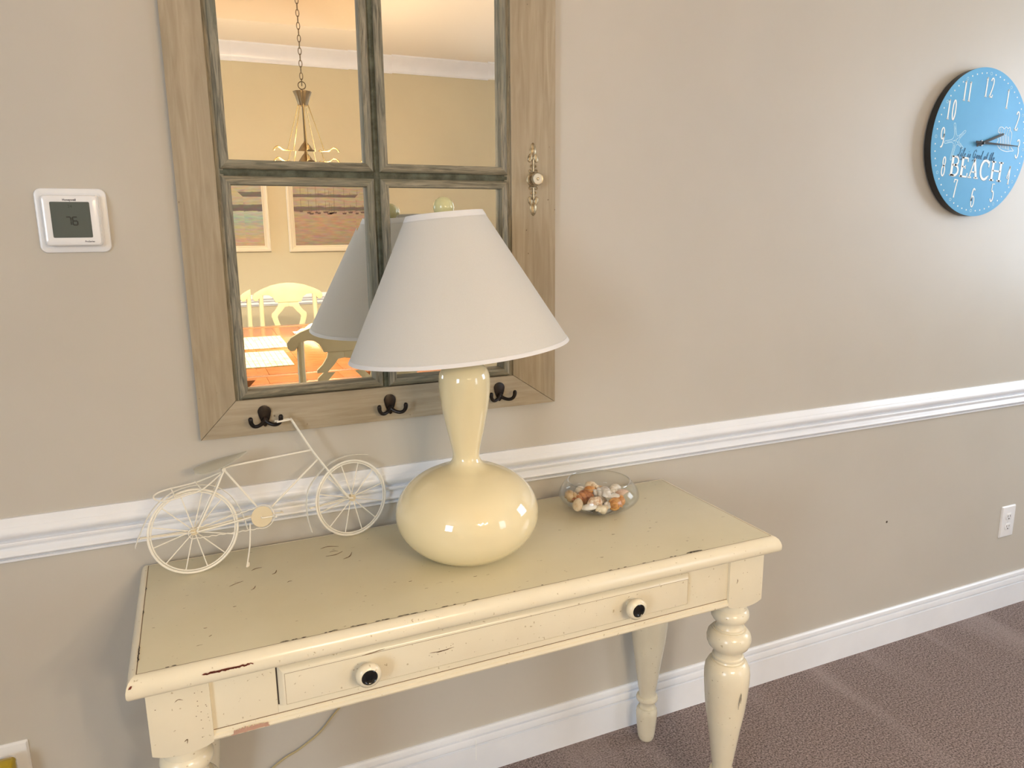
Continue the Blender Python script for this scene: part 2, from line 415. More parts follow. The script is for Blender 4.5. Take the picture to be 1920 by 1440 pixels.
# moulding under the top
# aprons
AF = -.4475
def apron(x0, x1, y0, y1): return tp(MB().box(x0, x1, y0, y1, .628, .7355), 'apron', M['cream'], tbl, bevel=.0008)
# front apron is built around the drawer opening
mb = MB(); mb.box(-.033, .074, AF, AF+.02, .628, .7355); mb.box(.938, 1.052, AF, AF+.02, .628, .7355)
mb.box(.074, .938, AF, AF+.02, .628, .6455); mb.box(.074, .938, AF+.004, AF+.02, .7255, .7355)
tp(mb, 'apron', M['cream'], tbl, bevel=.0006)
apron(-.033, 1.052, -.072, -.052)
apron(-.118, -.098, -.36, -.128); apron(1.118, 1.138, -.36, -.128)
# bead moulding under front apron
bp_ = [(0, .629), (.0005, .629), (.003, .6275), (.0035, .6235), (.0068, .6215), (.0078, .617), (.0060, .6135), (0, .6128), (-.018, .6128), (-.018, .629)]
mb = MB(); n = len(bp_)
vs = [(-.033, AF-d, z) for d, z in bp_]+[(1.052, AF-d, z) for d, z in bp_]
mb.add(vs, [(i, (i+1) % n, n+(i+1) % n, n+i) for i in range(n)]+[tuple(range(n)), tuple(range(2*n-1, n-1, -1))])
tp(mb, 'bead_moulding', M['cream'], tbl, smooth=True, angle=30)
tp(MB().box(-.033, 1.052, AF-.0006, AF, .6288, .6300), 'glaze_line', M['groove'], tbl)
# drawer
dr = tag(MB().box(.0876-O.x, .9318-O.x, -.4608-O.y, -.20-O.y, .6512, .7100).build('drawer', M['cream'], tbl, bevel=.0004))
def ringbox(o, i, y0, yo, yi):
    """bevelled surround from outer rect o (at depth yo) to inner rect i (at depth yi)"""
    (a0, a1, b0, b1), (c0, c1, d0, d1) = o, i
    vs = [(a0, yo, b0), (a1, yo, b0), (a1, yo, b1), (a0, yo, b1), (c0, yi, d0), (c1, yi, d0), (c1, yi, d1), (c0, yi, d1),
          (a0, y0, b0), (a1, y0, b0), (a1, y0, b1), (a0, y0, b1), (c0, y0, d0), (c1, y0, d0), (c1, y0, d1), (c0, y0, d1)]
    fs = []
    for k in range(4):
        k2 = (k+1) % 4
        fs += [(k, k2, 4+k2, 4+k), (8+k, 8+k2, k2, k), (12+k, 12+k2, 4+k2, 4+k), (8+k, 8+k2, 12+k2, 12+k)]
    return MB().add(vs, fs)
def dloft(rings, m_, name):
    vs = [p for (a0, a1, b0, b1, y) in rings for p in ((a0, y, b0), (a1, y, b0), (a1, y, b1), (a0, y, b1))]
    fs = [(4*i+k, 4*i+(k+1) % 4, 4*i+4+(k+1) % 4, 4*i+4+k) for i in range(len(rings)-1) for k in range(4)]
    return tp(MB().add(vs, fs), name, m_, dr, smooth=True, angle=32)
R0 = (.0765, .9355, .6475, .7225)
def ins(d, y): return (R0[0]+d*1.1, R0[1]-d*.35, R0[2]+d*.35, R0[3]-d*1.25, y)
dloft([ins(0, -.4300), ins(0, -.4500), ins(.0008, -.4525), ins(.003, -.4562), ins(.006, -.4592), ins(.0085, -.4608), ins(.0098, -.4612), ins(.0099, -.4600)], M['cream'], 'drawer_moulding')
tp(MB().box(.0868, .0877, -.4611, -.4600, .6515, .7104).box(.0868, .9318, -.4611, -.4600, .7095, .7104), 'glaze_line', M['groove'], dr)
tp(MB().box(.0745, .9375, AF+.001, AF+.006, .646, .7250), 'drawer_gap_shade', M['slot'], tbl)  # dark sheet behind the drawer, painted in place of the shadow in its gap
for kx in (.2262, .7838):
    kb = MB().lathe([(.0095, 0), (.0085, .006), (.012, .012), (.0195, .018), (.0228, .0245), (.0222, .031), (.018, .0355), (.0145, .0368), (.0140, .0340)], 36, T(kx-O.x, -.4605-O.y, .6862) @ Rot('X', PI/2))
    k = kb.build('knob', M['ivory'] if 0 else M['cream'], dr, smooth=True, angle=60)
    MB().lathe([(.0139, .0335), (.0139, .0362), (.0125, .0368), (.0105, .0352), (.004, .0346), (.0006, .0346)], 30, T(kx-O.x, -.4605-O.y, .6862) @ Rot('X', PI/2)).build('knob_cap', M['black'], k, smooth=True)
# legs
leg_prof = [(.0185, 0), (.0205, .002), (.0235, .010), (.0255, .025), (.0278, .050), (.0296, .072), (.0303, .087), (.0290, .097), (.0250, .1035), (.0250, .1050), (.0215, .1055), (.0195, .112), (.0200, .119), (.0225, .1225), (.0250, .1230), (.0250, .1255),
            (.0270, .1260), (.0305, .131), (.0310, .136), (.0290, .1415), (.0255, .1430), (.0235, .1435), (.0240, .158), (.0262, .170), (.0380, .259), (.0460, .31), (.0503, .352), (.0530, .39), (.0534, .411), (.0515, .427), (.0455, .4395), (.0400, .4445), (.0400, .4460), (.0362, .4462), (.0345, .4500), (.0368, .4530), (.0368, .4565), (.0335, .4590),
            (.0325, .4660), (.0355, .4725), (.0360, .4735), (.0460, .4830), (.0507, .4935), (.0516, .504), (.0492, .515), (.0425, .5235), (.0390, .5255), (.0390, .5270), (.0352, .5272), (.0352, .5315), (.0330, .5320), (.0305, .5370), (.0300, .544), (.0325, .5495), (.0345, .5500), (.0345, .5520), (.0400, .5530), (.0436, .5595), (.0440, .567), (.0415, .575), (.0370, .580), (.0350, .600)]
def make_leg(x, y):
    mb = MB().lathe(leg_prof, 40)
    l = mb.build('leg', M['cream'], tbl, smooth=True, angle=36, loc=(x-O.x, y-O.y, 0))
    # square block with slightly arched lower corners
    b = MB(); w = .048; n = 8
    poly = [(w, .7355), (-w, .7355), (-w, .612)] + [(-w+2*w*i/n, .612-.0105*sin(PI*i/n)**.7 if 0 < i < n else .612) for i in range(1, n)] + [(w, .612)]
    b.prism([(a, z) for a, z in poly], -w, w, Matrix(((1, 0, 0, 0), (0, 0, 1, 0), (0, 1, 0, 0), (0, 0, 0, 1))))
    b.build('leg_block', M['cream'], l, bevel=.002)
    return l
for x in (-.080, 1.1):
    for y in (-.407, -.080): make_leg(x, y)
# worn spots: little slivers of missing paint lying on the surface
def sliver(mb, pts, w, z=None, y=None):
    """pts 2D; z -> horizontal surface, y -> vertical (front) surface"""
    P = smooth_path([(a, b, 0) for a, b in pts], 4); n = len(P); L_, R_ = [], []
    for i, p in enumerate(P):
        t = (P[min(i+1, n-1)]-P[max(i-1, 0)]).normalized(); q = Vector((-t.y, t.x, 0))
        ww = w*sin(PI*(i+.4)/(n-.2))*(.7+.6*random.random())
        L_.append(p+q*ww/2); R_.append(p-q*ww/2)
    ring = L_+R_[::-1]
    vs = [(p.x, p.y, z) if z is not None else (p.x, y, p.y) for p in ring]
    h = .0003
    vs2 = [(a, b, c+h) if z is not None else (a, b-h, c) for a, b, c in vs]
    N = len(vs)
    mb.add(vs+vs2, [tuple(range(N)), tuple(range(2*N-1, N-1, -1))]+[(i, (i+1) % N, N+(i+1) % N, N+i) for i in range(N)])
sc = MB()
for a in ([(0.21, -0.104), (0.227, -0.098), (0.249, -0.108)], [(0.214, -0.147), (0.234, -0.148), (0.252, -0.137)], [(0.246, -0.177), (0.261, -0.169), (0.27, -0.149)], [(0.062, -0.153), (0.071, -0.146), (0.083, -0.146)], [(0.099, -0.188), (0.106, -0.184), (0.11, -0.171)]):
    sliver(sc, a, .0022, z=TZ+.0001)
for a in ([(0.016, -0.208), (0.029, -0.2), (0.043, -0.195)], [(0.054, -0.242), (0.06, -0.237), (0.064, -0.226)], [(0.123, -0.238), (0.127, -0.235), (0.133, -0.235)], [(-0.034, -0.357), (-0.031, -.358), (-0.028, -0.357)], [(-0.026, -0.391), (-.023, -.3885), (-0.021, -0.387)], [(0.018, -0.297), (.021, -.2975), (0.024, -0.297)], [(0.225, -.13), (.235, -.127), (.243, -.132)], [(.345, -.337), (.349, -.337), (.352, -.336)], [(.47, -.37), (.474, -.371), (.478, -.37)], [(.93, -.31), (.934, -.311), (.937, -.31)]):
    sliver(sc, a, .0013, z=TZ+.0001)
tag(tp(sc, 'surface_scratches', M['scratch'], tbl), kind='stuff')
sc = MB()
for x in (.092, .106, .111, .124, .161, .169, .176, .208, .218, .226, .253, .262, .269, .294, .303, .308, .320, .342, .379, .398, .439, .52, .58, .735, .754, .77, .816, .84, .885, .895, .935, .949, .962, -.09, -.08):
    l = random.uniform(.002, .008); sliver(sc, [(x-l, -.4622), (x, -.4618+random.uniform(-.001, .001)), (x+l, -.4622)], .0018, z=TZ+.0006)
sliver(sc, [(.925, -.4608), (.935, -.4596), (.950, -.4598), (.966, -.4608)], .0036, z=TZ+.0006)
for y in (-.38, -.39, -.40, -.41, -.419, -.25, -.15):
    sliver(sc, [(-.1353, y-.007), (-.1348+random.uniform(0, .001), y), (-.1353, y+.007)], .0022, z=TZ+.0006)
tag(tp(sc, 'edge_wear', M['slot'], tbl), kind='stuff')
sc = MB()
for a, w in (([(-.038, .7552), (-.02, .7562), (-.005, .757), (.012, .7567), (.03, .7565)], .0034), ([(.033, .7585), (.036, .757), (.039, .755)], .002)): sliver(sc, a, w, y=-.4835)
for k in range(16):
    x_ = -.036+.066*k/15; sliver(sc, [(x_-.004, .7563), (x_, .7566+random.uniform(-.0011, .0011)), (x_+.004, .7563)], .0030, y=-.4836)
sliver(sc, [(-.1455, .7545), (-.144, .7590), (-.141, .763)], .004, y=-.4815)
tag(tp(sc, 'chipped_paint', M['chip'], tbl), kind='stuff')
sc = MB()
for k in range(22):
    x_ = .0+.054*k/21; h_ = .002+.004*random.random()*sin(PI*(k+2)/25)
    sliver(sc, [(x_-.0008, .6170), (x_, .6200+h_*.5), (x_+.0003, .6215+h_)], .0026, y=AF-.0084)
sliver(sc, [(-.006, .6155), (.012, .6185), (.030, .6195), (.048, .6190), (.057, .6165)], .0075, y=AF-.0082)
tp(sc, 'bare_wood_patch', M['chip2'], tbl)
sc = MB()
for a in ([(.221, .7105), (.242, .7112), (.263, .7135)], [(.347, .683), (.370, .6815), (.395, .6835)], [(.36, .680), (.372, .681), (.384, .6815)]): sliver(sc, a, .0013, y=-.4609)
for x, z in ((.345, .678), (.35, .674), (.362, .676), (.377, .675), (.39, .677), (.379, .6865), (.388, .6875), (.365, .6865)): sliver(sc, [(x, z), (x+.0008, z+.0002), (x+.0016, z)], .001, y=-.4609)
for x, z in ((-.056, .71), (-.045, .709), (-.053, .694), (-.053, .685), (-.041, .684), (-.040, .681), (-.049, .673), (-.057, .667), (-.05, .658), (-.049, .642), (-.051, .626), (-.116, .696), (-.039, .66)): sliver(sc, [(x, z), (x+.0009, z+.0003), (x+.0018, z)], .0012, y=-.4552)
sliver(sc, [(-.086, .7015), (-.080, .7052), (-.073, .7022)], .0012, y=-.4552); sliver(sc, [(-.078, .626), (-.073, .629), (-.074, .6215)], .0014, y=-.4552)
sliver(sc, [(1.072, .667), (1.0745, .672), (1.0735, .678)], .0016, y=-.4552)
tag(tp(sc, 'small_nicks', M['scratch'], tbl), kind='stuff')
sc = MB()
for a in ([(1.099, .385), (1.0955, .362), (1.0935, .342)], [(1.1005, .383), (1.1005, .37), (1.099, .357)]): sliver(sc, a, .0013, y=-.4598)
tag(tp(sc, 'leg_scratch', M['slot'], tbl), kind='stuff')

# ------------------------------------------------------------------ mirror
mir = tag(empty('window_pane_mirror', (.41, 0, 1.0247)), 'large driftwood and grey framed four-pane wall mirror with three black hooks', 'mirror')
MO = Vector((.41, 0, 1.0247))
def mp_(mb, *a, **k):
    mb.v = [(x-MO.x, y-MO.y, z-MO.z) for x, y, z in mb.v]
    return mb.build(*a, **k)
mx0, mx1, mz0, mz1 = -.0103, .8289, 1.0247, 2.124
bx0, bx1, bz0, bz1 = .0650, .7133, 1.1032, 2.0455
F = -.0245
def board(poly, mt): 
    mp_(MB().prism(poly, .0, -F, XZ), 'frame_board', mt, mir, bevel=.0012)
g = .0004
board([(mx0, mz0+g), (bx0, bz0+g), (bx0, bz1-g), (mx0, mz1-g)], M['board_v'])
board([(mx1, mz0+g), (bx1, bz0+g), (bx1, bz1-g), (mx1, mz1-g)], M['board_v'])
board([(mx0+g, mz0), (mx1-g, mz0), (bx1-g, bz0), (bx0+g, bz0)], M['board_h'])
board([(mx0+g, mz1), (mx1-g, mz1), (bx1-g, bz1), (bx0+g, bz1)], M['board_h'])
px = [(.0742, .3868), (.4003, .7045)]; pz = [(1.1052, 1.5690), (1.5825, 2.0435)]
# lattice strips behind the mouldings
mp_(MB().box(bx0, px[0][0]+.006, F+.007, -.002, bz0, bz1), 'lattice_strip', M['grey_v'], mir)
mp_(MB().box(px[1][1]-.006, bx1, F+.007, -.002, bz0, bz1), 'lattice_strip', M['grey_v'], mir)
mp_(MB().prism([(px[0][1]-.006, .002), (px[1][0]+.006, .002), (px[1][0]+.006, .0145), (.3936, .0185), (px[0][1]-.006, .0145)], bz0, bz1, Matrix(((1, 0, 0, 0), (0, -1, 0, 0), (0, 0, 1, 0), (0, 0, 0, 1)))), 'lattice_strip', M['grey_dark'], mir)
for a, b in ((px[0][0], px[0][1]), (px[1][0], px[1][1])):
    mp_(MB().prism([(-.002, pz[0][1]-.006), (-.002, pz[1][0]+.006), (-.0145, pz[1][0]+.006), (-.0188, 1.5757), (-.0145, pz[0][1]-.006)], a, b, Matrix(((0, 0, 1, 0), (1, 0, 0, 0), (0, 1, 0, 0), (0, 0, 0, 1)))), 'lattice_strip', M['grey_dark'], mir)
mw = .0178
tl = math.tan(rad(.5))
def gy(z): return -.006-(z-1.4)*tl
for (a0, a1) in px:
    for (c0, c1) in pz:
        o = [(a0, c0), (a1, c0), (a1, c1), (a0, c1)]
        i = [(a0+mw, c0+mw), (a1-mw, c0+mw), (a1-mw, c1-mw), (a0+mw, c1-mw)]
        for k in range(4):
            k2 = (k+1) % 4
            def L(t, d, k=k): 
                p, q = o[k], i[k]; return (p[0]+(q[0]-p[0])*t, -d, p[1]+(q[1]-p[1])*t)
            prof = [(0, .003), (0, .0205), (.06, .0225), (.3, .0255), (.8, .0285), (.95, .028), (1, .026), (1, .003)]
            n = len(prof); vs = [L(t, d) for t, d in prof]+[L(t, d, k2) for t, d in prof]
            mb = MB().add(vs, [(j, (j+1) % n, n+(j+1) % n, n+j) for j in range(n)]+[tuple(range(n)), tuple(range(2*n-1, n-1, -1))])
            mp_(mb, 'pane_moulding', M['grey_h'] if k % 2 == 0 else M['grey_v'], mir, smooth=True, angle=30)
        # bevelled mirror pane (very slightly out of plumb)
        e = .002; bw = .0225; rise = bw*math.tan(rad(.66))
        O4 = [(a0+mw-e, c0+mw-e), (a1-mw+e, c0+mw-e), (a1-mw+e, c1-mw+e), (a0+mw-e, c1-mw+e)]
        I4 = [(a0+mw+bw, c0+mw+bw), (a1-mw-bw, c0+mw+bw), (a1-mw-bw, c1-mw-bw), (a0+mw+bw, c1-mw-bw)]
        vs = [(x, gy(z)-rise, z) for x, z in O4]+[(x, gy(z), z) for x, z in I4]+[(x, gy(z)+.0022, z) for x, z in O4]
        fs = [(4, 5, 6, 7)]+[(k, (k+1) % 4, 4+(k+1) % 4, 4+k) for k in range(4)]+[(k, (k+1) % 4, 8+(k+1) % 4, 8+k) for k in range(4)]+[(8, 9, 10, 11)]
        mp_(MB().add(vs, fs), 'mirror_pane', M['mirror'], mir)
# double coat hooks
def hook(x, z):
    b = MB()
    # back plate with a domed top
    ol = []
    for k in range(24):
        a = 2*PI*k/24; r = .0140
        yy = .0178+.0135*sin(a); xx = r*cos(a)
        if sin(a) < 0: xx *= 1-.42*(-sin(a))**1.2; yy = .0178+.034*sin(a)
        ol.append((xx, yy))
    b.prism(ol, 0, .0042, T(x-MO.x, F-MO.y, z-MO.z) @ XZ)
    h = b.build('coat_hook', M['iron'], mir, bevel=.0016)
    for s in (-1, 1):
        pts = smooth_path([(0, -.001, .002), (s*.004, -.006, -.0045), (s*.011, -.011, -.0085), (s*.019, -.016, -.0100), (s*.0260, -.0205, -.0070), (s*.0303, -.0232, .0005), (s*.0310, -.0242, .0085)], 5)
        n = len(pts); rs = [.0052-.0012*sin(PI*i/(n-1)) for i in range(n)]; rs[-1] = .0042
        t_ = MB().tube(pts, rs, 12)
        bm = MB(); bm.lathe([(.0005, .0052), (.003, .0045), (.0046, .002), (.0050, 0), (.0046, -.002), (.003, -.0045), (.0005, -.0052)], 14, T(*pts[-1]))
        t_.add(bm.v, bm.f)
        t_.v = [(a+x-MO.x, b_+F-MO.y-.003, c+z-MO.z) for a, b_, c in t_.v]
        t_.build('hook_prong', M['iron'], h, smooth=True, angle=60)
hook(.1215, 1.0575); hook(.3990, 1.0555); hook(.6740, 1.0585)
# escutcheon with knob on the right board
ES = MB(); kx, kz = .7695, 1.5735
def leaf(w, h, cx, cz, a=0, th=.0028):
    n = 16; pl = []
    for k in range(n):
        t = 2*PI*k/n; pl.append((1.3*w*sin(t)*(1-.25*cos(t)), h*cos(t)))
    m_ = T(kx+cx, F, kz+cz) @ XZ @ Rot('Z', a)
    vs = []
    r1 = [(m_ @ Vector((p[0], p[1], 0))) for p in pl]; r2 = [(m_ @ Vector((p[0]*.82, p[1]*.88, th*.7))) for p in pl]; c0 = m_ @ Vector((0, 0, th*1.25))
    vs = r1+r2+[c0]; fs = [tuple(range(n))]
    fs += [(k, (k+1) % n, n+(k+1) % n, n+k) for k in range(n)]+[(n+k, n+(k+1) % n, 2*n) for k in range(n)]
    ES.add(vs, fs)
def scroll(cx, cz, r, s, v):
    pts = []
    for k in range(18):
        t = k/17; a = t*1.6*PI; rr = r*(1-.62*t)
        pts.append((kx+cx+s*(r-rr*cos(a)), F-.0015, kz+cz+v*(rr*sin(a))))
    ES.tube(pts, [.0013-.0003*k/17 for k in range(18)], 7)
for v in (1, -1):
    leaf(.0068, .0165, 0, v*.0680, 0 if v > 0 else PI); leaf(.0048, .0110, -.0075, v*.0500, -v*.22 if v > 0 else .22+PI); leaf(.0048, .0110, .0075, v*.0500, .22 if v > 0 else PI-.22)
    ES.tube([(kx, F-.0015, kz+v*.018), (kx, F-.002, kz+v*.030), (kx, F-.0015, kz+v*.046)], [.0024, .0017, .0026], 8)
    for s in (-1, 1):
        scroll(s*.0012, v*.0300, .0036, s, v); scroll(s*.003, v*.0185, .0050, s, v)
    ES.lathe([(.0002, .0012), (.001, .001), (.0013, 0)], 8, T(kx, F-.003, kz+v*.0815) @ Rot('X', PI/2))
ES.lathe([(.0172, 0), (.0172, .0014), (.0155, .0026), (.0140, .0018), (.0120, .0026), (.0001, .003)], 32, T(kx, F, kz) @ Rot('X', PI/2))
es = mp_(ES, 'escutcheon_plate', M['brass'], mir, smooth=True, angle=45)
kb = MB().lathe([(.0045, .002), (.0042, .012), (.0070, .016), (.0135, .0185), (.0150, .0225), (.0146, .0265), (.0128, .0285), (.0110, .0278), (.0060, .0290), (.0036, .0286), (.0030, .0305), (.0002, .0312)], 36, T(kx, F, kz) @ Rot('X', PI/2))
mp_(kb, 'knob', M['pewter'], es, smooth=True, angle=50)

# ------------------------------------------------------------------ table lamp
LA = Vector((.499, -.2628, TZ))
lamp = tag(empty('table_lamp', LA), 'cream gourd-shaped ceramic table lamp with wide white linen cone shade', 'lamp')
cz_, A_, B_ = .868-TZ, .1523, .1048
prof = [(.050, 0)]
for k in range(0, 31):
    ph = -1.19+k*(1.19+.93)/30
    r, z = A_*cos(ph), cz_+B_*sin(ph)
    if z > .0025: prof.append((r, z))
r_, z_ = prof[-1]
for p in smooth_path([(r_, z_, 0), (.068, .1915, 0), (.047, .1985, 0), (.0345, .2065, 0), (.0288, .2170, 0), (.0280, .227, 0), (.0300, .2400, 0), (.0345, .2600, 0), (.0415, .2915, 0), (.0482, .3260, 0), (.0522, .3560, 0), (.0533, .3790, 0), (.0515, .3960, 0), (.0455, .4085, 0), (.0340, .4170, 0), (.0180, .4205, 0), (.0120, .4210, 0)], 4)[1:]:
    prof.append((p.x, p.y))
MB().lathe(prof, 96).build('base', M['ceramic'], lamp, smooth=True, angle=80)
MB().lathe([(.0115, .420), (.0115, .432), (.016, .436), (.017, .47), (.014, .478), (.009, .480)], 28).build('socket', M['gold'], lamp, smooth=True)
MB().lathe([(.010, .478), (.013, .488), (.024, .515), (.0295, .540), (.027, .562), (.016, .578), (.002, .583)], 28).build('light_bulb', M['white'], lamp, smooth=True)
# the shade sits tilted on its harp
nx_, ny_ = .0791, -.0408
axis = Vector((-nx_, -ny_, 1)).normalized()
Bc = Vector((.4918, -.2580, 1.2178))-LA; Tc = Vector((.4810, -.2160, 1.4896))-LA
sx = Vector((1, 0, nx_)).normalized(); sy = axis.cross(sx)
def ring(cn, r, seg=96): return [cn+r*(cos(2*PI*k/seg)*sx+sin(2*PI*k/seg)*sy) for k in range(seg)]
def shade_band(t0, t1, off, th, name, m_, parent):
    mb = MB(); seg = 96; rb_, rt_ = .2237, .0778
    def rg(t, o): return ring(Bc.lerp(Tc, t), rb_+(rt_-rb_)*t+o, seg)
    vs = rg(t0, off)+rg(t1, off)+rg(t1, off-th)+rg(t0, off-th); fs = []
    for j in range(4):
        j2 = (j+1) % 4
        for k in range(seg):
            k2 = (k+1) % seg; fs.append((j*seg+k, j*seg+k2, j2*seg+k2, j2*seg+k))
    mb.add(vs, fs); return mb.build(name, m_, parent, smooth=True, angle=40)
sh = shade_band(0, 1, 0, .0011, 'lamp_shade', M['shade'], lamp)
shade_band(-.001, .024, .0007, .0025, 'hem_band', M['shade_trim'], sh); shade_band(.958, 1.001, .0007, .0025, 'hem_band', M['shade_trim'], sh)
# harp and spider
top = Tc-axis*.010
hp = MB()
s0 = Vector((0, 0, .440))
hp.tube(smooth_path([s0+Vector((-.012, 0, 0)), Bc*.6+s0*.4+Vector((-.045, 0, .03)), s0.lerp(top, .65)+Vector((-.045, 0, 0)), top+Vector((-.010, 0, -.004)), top+Vector((.010, 0, -.004)), s0.lerp(top, .65)+Vector((.045, 0, 0)), Bc*.6+s0*.4+Vector((.045, 0, .03)), s0+Vector((.012, 0, 0))], 6), .0016, 8)
hp.build('harp', M['gold'], lamp, smooth=True)
sp = MB()
for k in range(3):
    a = 2*PI*k/3+.4; sp.tube([top, top+.0735*(cos(a)*sx+sin(a)*sy)], .0013, 8)
sp.build('spider_ring', M['gold'], lamp, smooth=True)
mb = MB().lathe([(.004, -.026), (.0055, -.022), (.008, -.0205), (.0145, -.016), (.0195, -.008), (.0212, 0), (.0195, .008), (.0150, .015), (.008, .0195), (.0005, .0212)], 32, T(*(Tc+axis*.012)))
mb.build('finial', M['finial'], lamp, smooth=True, angle=80)
# cord: down the back of the table and off to the left along the wall
def cordpts():
    P = [(.499, -.20, .7725), (.50, -.12, .7725), (.495, -.03, .7727), (.490, -.0135, .766), (.480, -.0115, .70), (.43, -.0115, .55), (.34, -.0115, .40), (.236, -.0125, .302), (.192, -.0125, .256), (.139, -.0125, .224), (.107, -.0125, .212), (.069, -.0125, .190), (.0, -.017, .150), (-.10, -.020, .10), (-.22, -.020, .12), (-.36, -.020, .25), (-.425, -.022, .300)]
    return smooth_path([Vector(p)-LA for p in P], 6)
cb = MB(); cp = cordpts()
cb.tube([p+Vector((0, 0, .0012)) for p in cp], .0016, 8); cb.tube([p-Vector((0, 0, .0012)) for p in cp], .0016, 8)
cb.build('cord', M['cord'], lamp, smooth=True)

# ------------------------------------------------------------------ glass bowl with shells
BW = Vector((.8846, -.1566, TZ))
gp = smooth_path([(.001, .0030, 0), (.030, .0030, 0), (.040, .0035, 0), (.062, .0085, 0), (.084, .0195, 0), (.0965, .0315, 0), (.0995, .0410, 0), (.0960, .0540, 0), (.0875, .0670, 0), (.0773, .0762, 0)], 4)
mb = MB()
outer = [(p.x, p.y) for p in gp]; outer[0] = (.0005, .0006)
inner = [(max(.0004, p.x-.0018), p.y+.0012) for p in gp][::-1]
bowl_prof = [(.0005, 0), (.034, 0), (.037, .0012)]+[(r, z) for r, z in outer if r > .039]+[(.0768, .0772), (.0758, .0766)]+[(r, z) for r, z in inner if r > .002]+[(.0004, .0042)]
bowl = tag(MB().lathe(bowl_prof, 96, cap0=False, cap1=False).build('glass_bowl', M['glass'], None, smooth=True, angle=80, loc=BW), 'clear rounded glass bowl holding seashells on the right of the tabletop', 'bowl')

MB().tube([(.0768*cos(2*PI*k/72), .0768*sin(2*PI*k/72), .0768) for k in range(72)], .0013, 8, closed=True).build('rim', M['rim_glass'], bowl, smooth=True)
MB().lathe([(.037, .0003), (.038, .0018), (.036, .0030), (.033, .0020)], 60).build('foot', M['rim_glass'], bowl, smooth=True)
def shellmat(name, c1, c2, ns=60, r=.35, band=False):
    m = noise_col(mat(name, rough=r), c1, c2, scale=(1, 1, 1) if not band else (1, 1, 5), nscale=ns, detail=3, bump=.3, bdist=.0005)
    return m
SM = dict(
    orange=shellmat('orange_shell', (.42, .15, .03), (.72, .38, .12)), brown=shellmat('brown_shell', (.30, .10, .04), (.58, .27, .12)),
    white=shellmat('white_shell', (.70, .64, .55), (.85, .82, .77)), cream=shellmat('cream_shell', (.66, .50, .32), (.84, .74, .56)),
    pink=shellmat('pink_shell', (.60, .40, .30), (.80, .62, .50)), grey=shellmat('grey_white_shell', (.45, .40, .35), (.80, .77, .72)),
    spotted=shellmat('spotted_shell', (.50, .24, .09), (.82, .72, .58), ns=220), tan=shellmat('tan_shell', (.45, .30, .15), (.70, .52, .32)))
def whelk(L_=.034, R=.0125, turns=4.2, taper=1.0, ribs=0):
    """spiral cone: a tube that winds and shrinks towards the apex"""
    n, seg = 70, 12; vs = []; fs = []
    for i in range(n):
        t = i/(n-1); a = t*turns*2*PI; s = (1-t)**1.15*.93+.03
        cx = R*.62*s; tr = R*.62*s*(1+(.10*sin(a*7) if ribs else 0)); z = -L_*.30*(1-t) + L_*.72*t**.85*taper
        for k in range(seg):
            b = 2*PI*k/seg
            rr = cx+tr*cos(b); zz = z+tr*1.25*sin(b)
            vs.append((rr*cos(a), rr*sin(a), zz))
    for i in range(n-1):
        for k in range(seg):
            k2 = (k+1) % seg; fs.append((i*seg+k, i*seg+k2, (i+1)*seg+k2, (i+1)*seg+k))
    mb = MB().add(vs, fs+[tuple(range(seg)), tuple((n-1)*seg+k for k in range(seg))])
    # siphon canal
    mb.lathe([(R*.62, -L_*.15), (R*.45, -L_*.32), (R*.22, -L_*.46), (R*.08, -L_*.52)], 12)
    return mb
def scallop(R=.017, ribs=13, dep=.0075):
    nu, nv = 10, 52; vs = []; fs = []
    for s in (0, 1):
        for i in range(nu+1):
            t = i/nu
            for k in range(nv+1):
                a = -1.15+2.3*k/nv
                rr = R*t*(1-.05*abs(a)); h = dep*sin(PI*min(1, t*.5+.5*0+.25))*(1-(a/1.35)**2)*sin(PI*.5*(1-abs(1-1.6*t)*.9)) if t < 1 else dep*.15*(1-(a/1.35)**2)
                h = dep*(1-(2*t-.85)**2*.75)*(1-(a/1.3)**2*.8)*(t**.5)
                h += .00055*t*cos(2*PI*ribs*(k/nv))
                vs.append((rr*sin(a)*1.05, rr*cos(a)-R*.45, h-s*.0011))
    W_ = nv+1; N = (nu+1)*W_
    for s in (0, 1):
        for i in range(nu):
            for k in range(nv):
                q = s*N+i*W_+k; fs.append((q, q+1, q+W_+1, q+W_) if s == 0 else (q, q+W_, q+W_+1, q+1))
    for k in range(nv): q = nu*W_+k; fs.append((q, q+1, N+q+1, N+q))
    for i in range(nu):
        for k in (0, nv): q = i*W_+k; fs.append((q, q+W_, N+q+W_, N+q))
    return MB().add(vs, fs)
def snail(R=.012):
    return whelk(R*1.7, R, 3.2, .55)
def cowrie(a=.015, b=.0105):
    vs = []; fs = []; nu, nv = 14, 24
    for i in range(nu+1):
        ph = PI*i/nu
        for k in range(nv):
            th = 2*PI*k/nv
            x = a*cos(ph)*(1+.08*cos(ph)); y = b*sin(ph)*cos(th); z = b*.82*sin(ph)*sin(th)
            if z < 0: z *= .6; y *= 1-.12*abs(sin(th))
            vs.append((x, y, z))
    for i in range(nu):
        for k in range(nv):
            k2 = (k+1) % nv; fs.append((i*nv+k, i*nv+k2, (i+1)*nv+k2, (i+1)*nv+k))
    return MB().add(vs, fs)
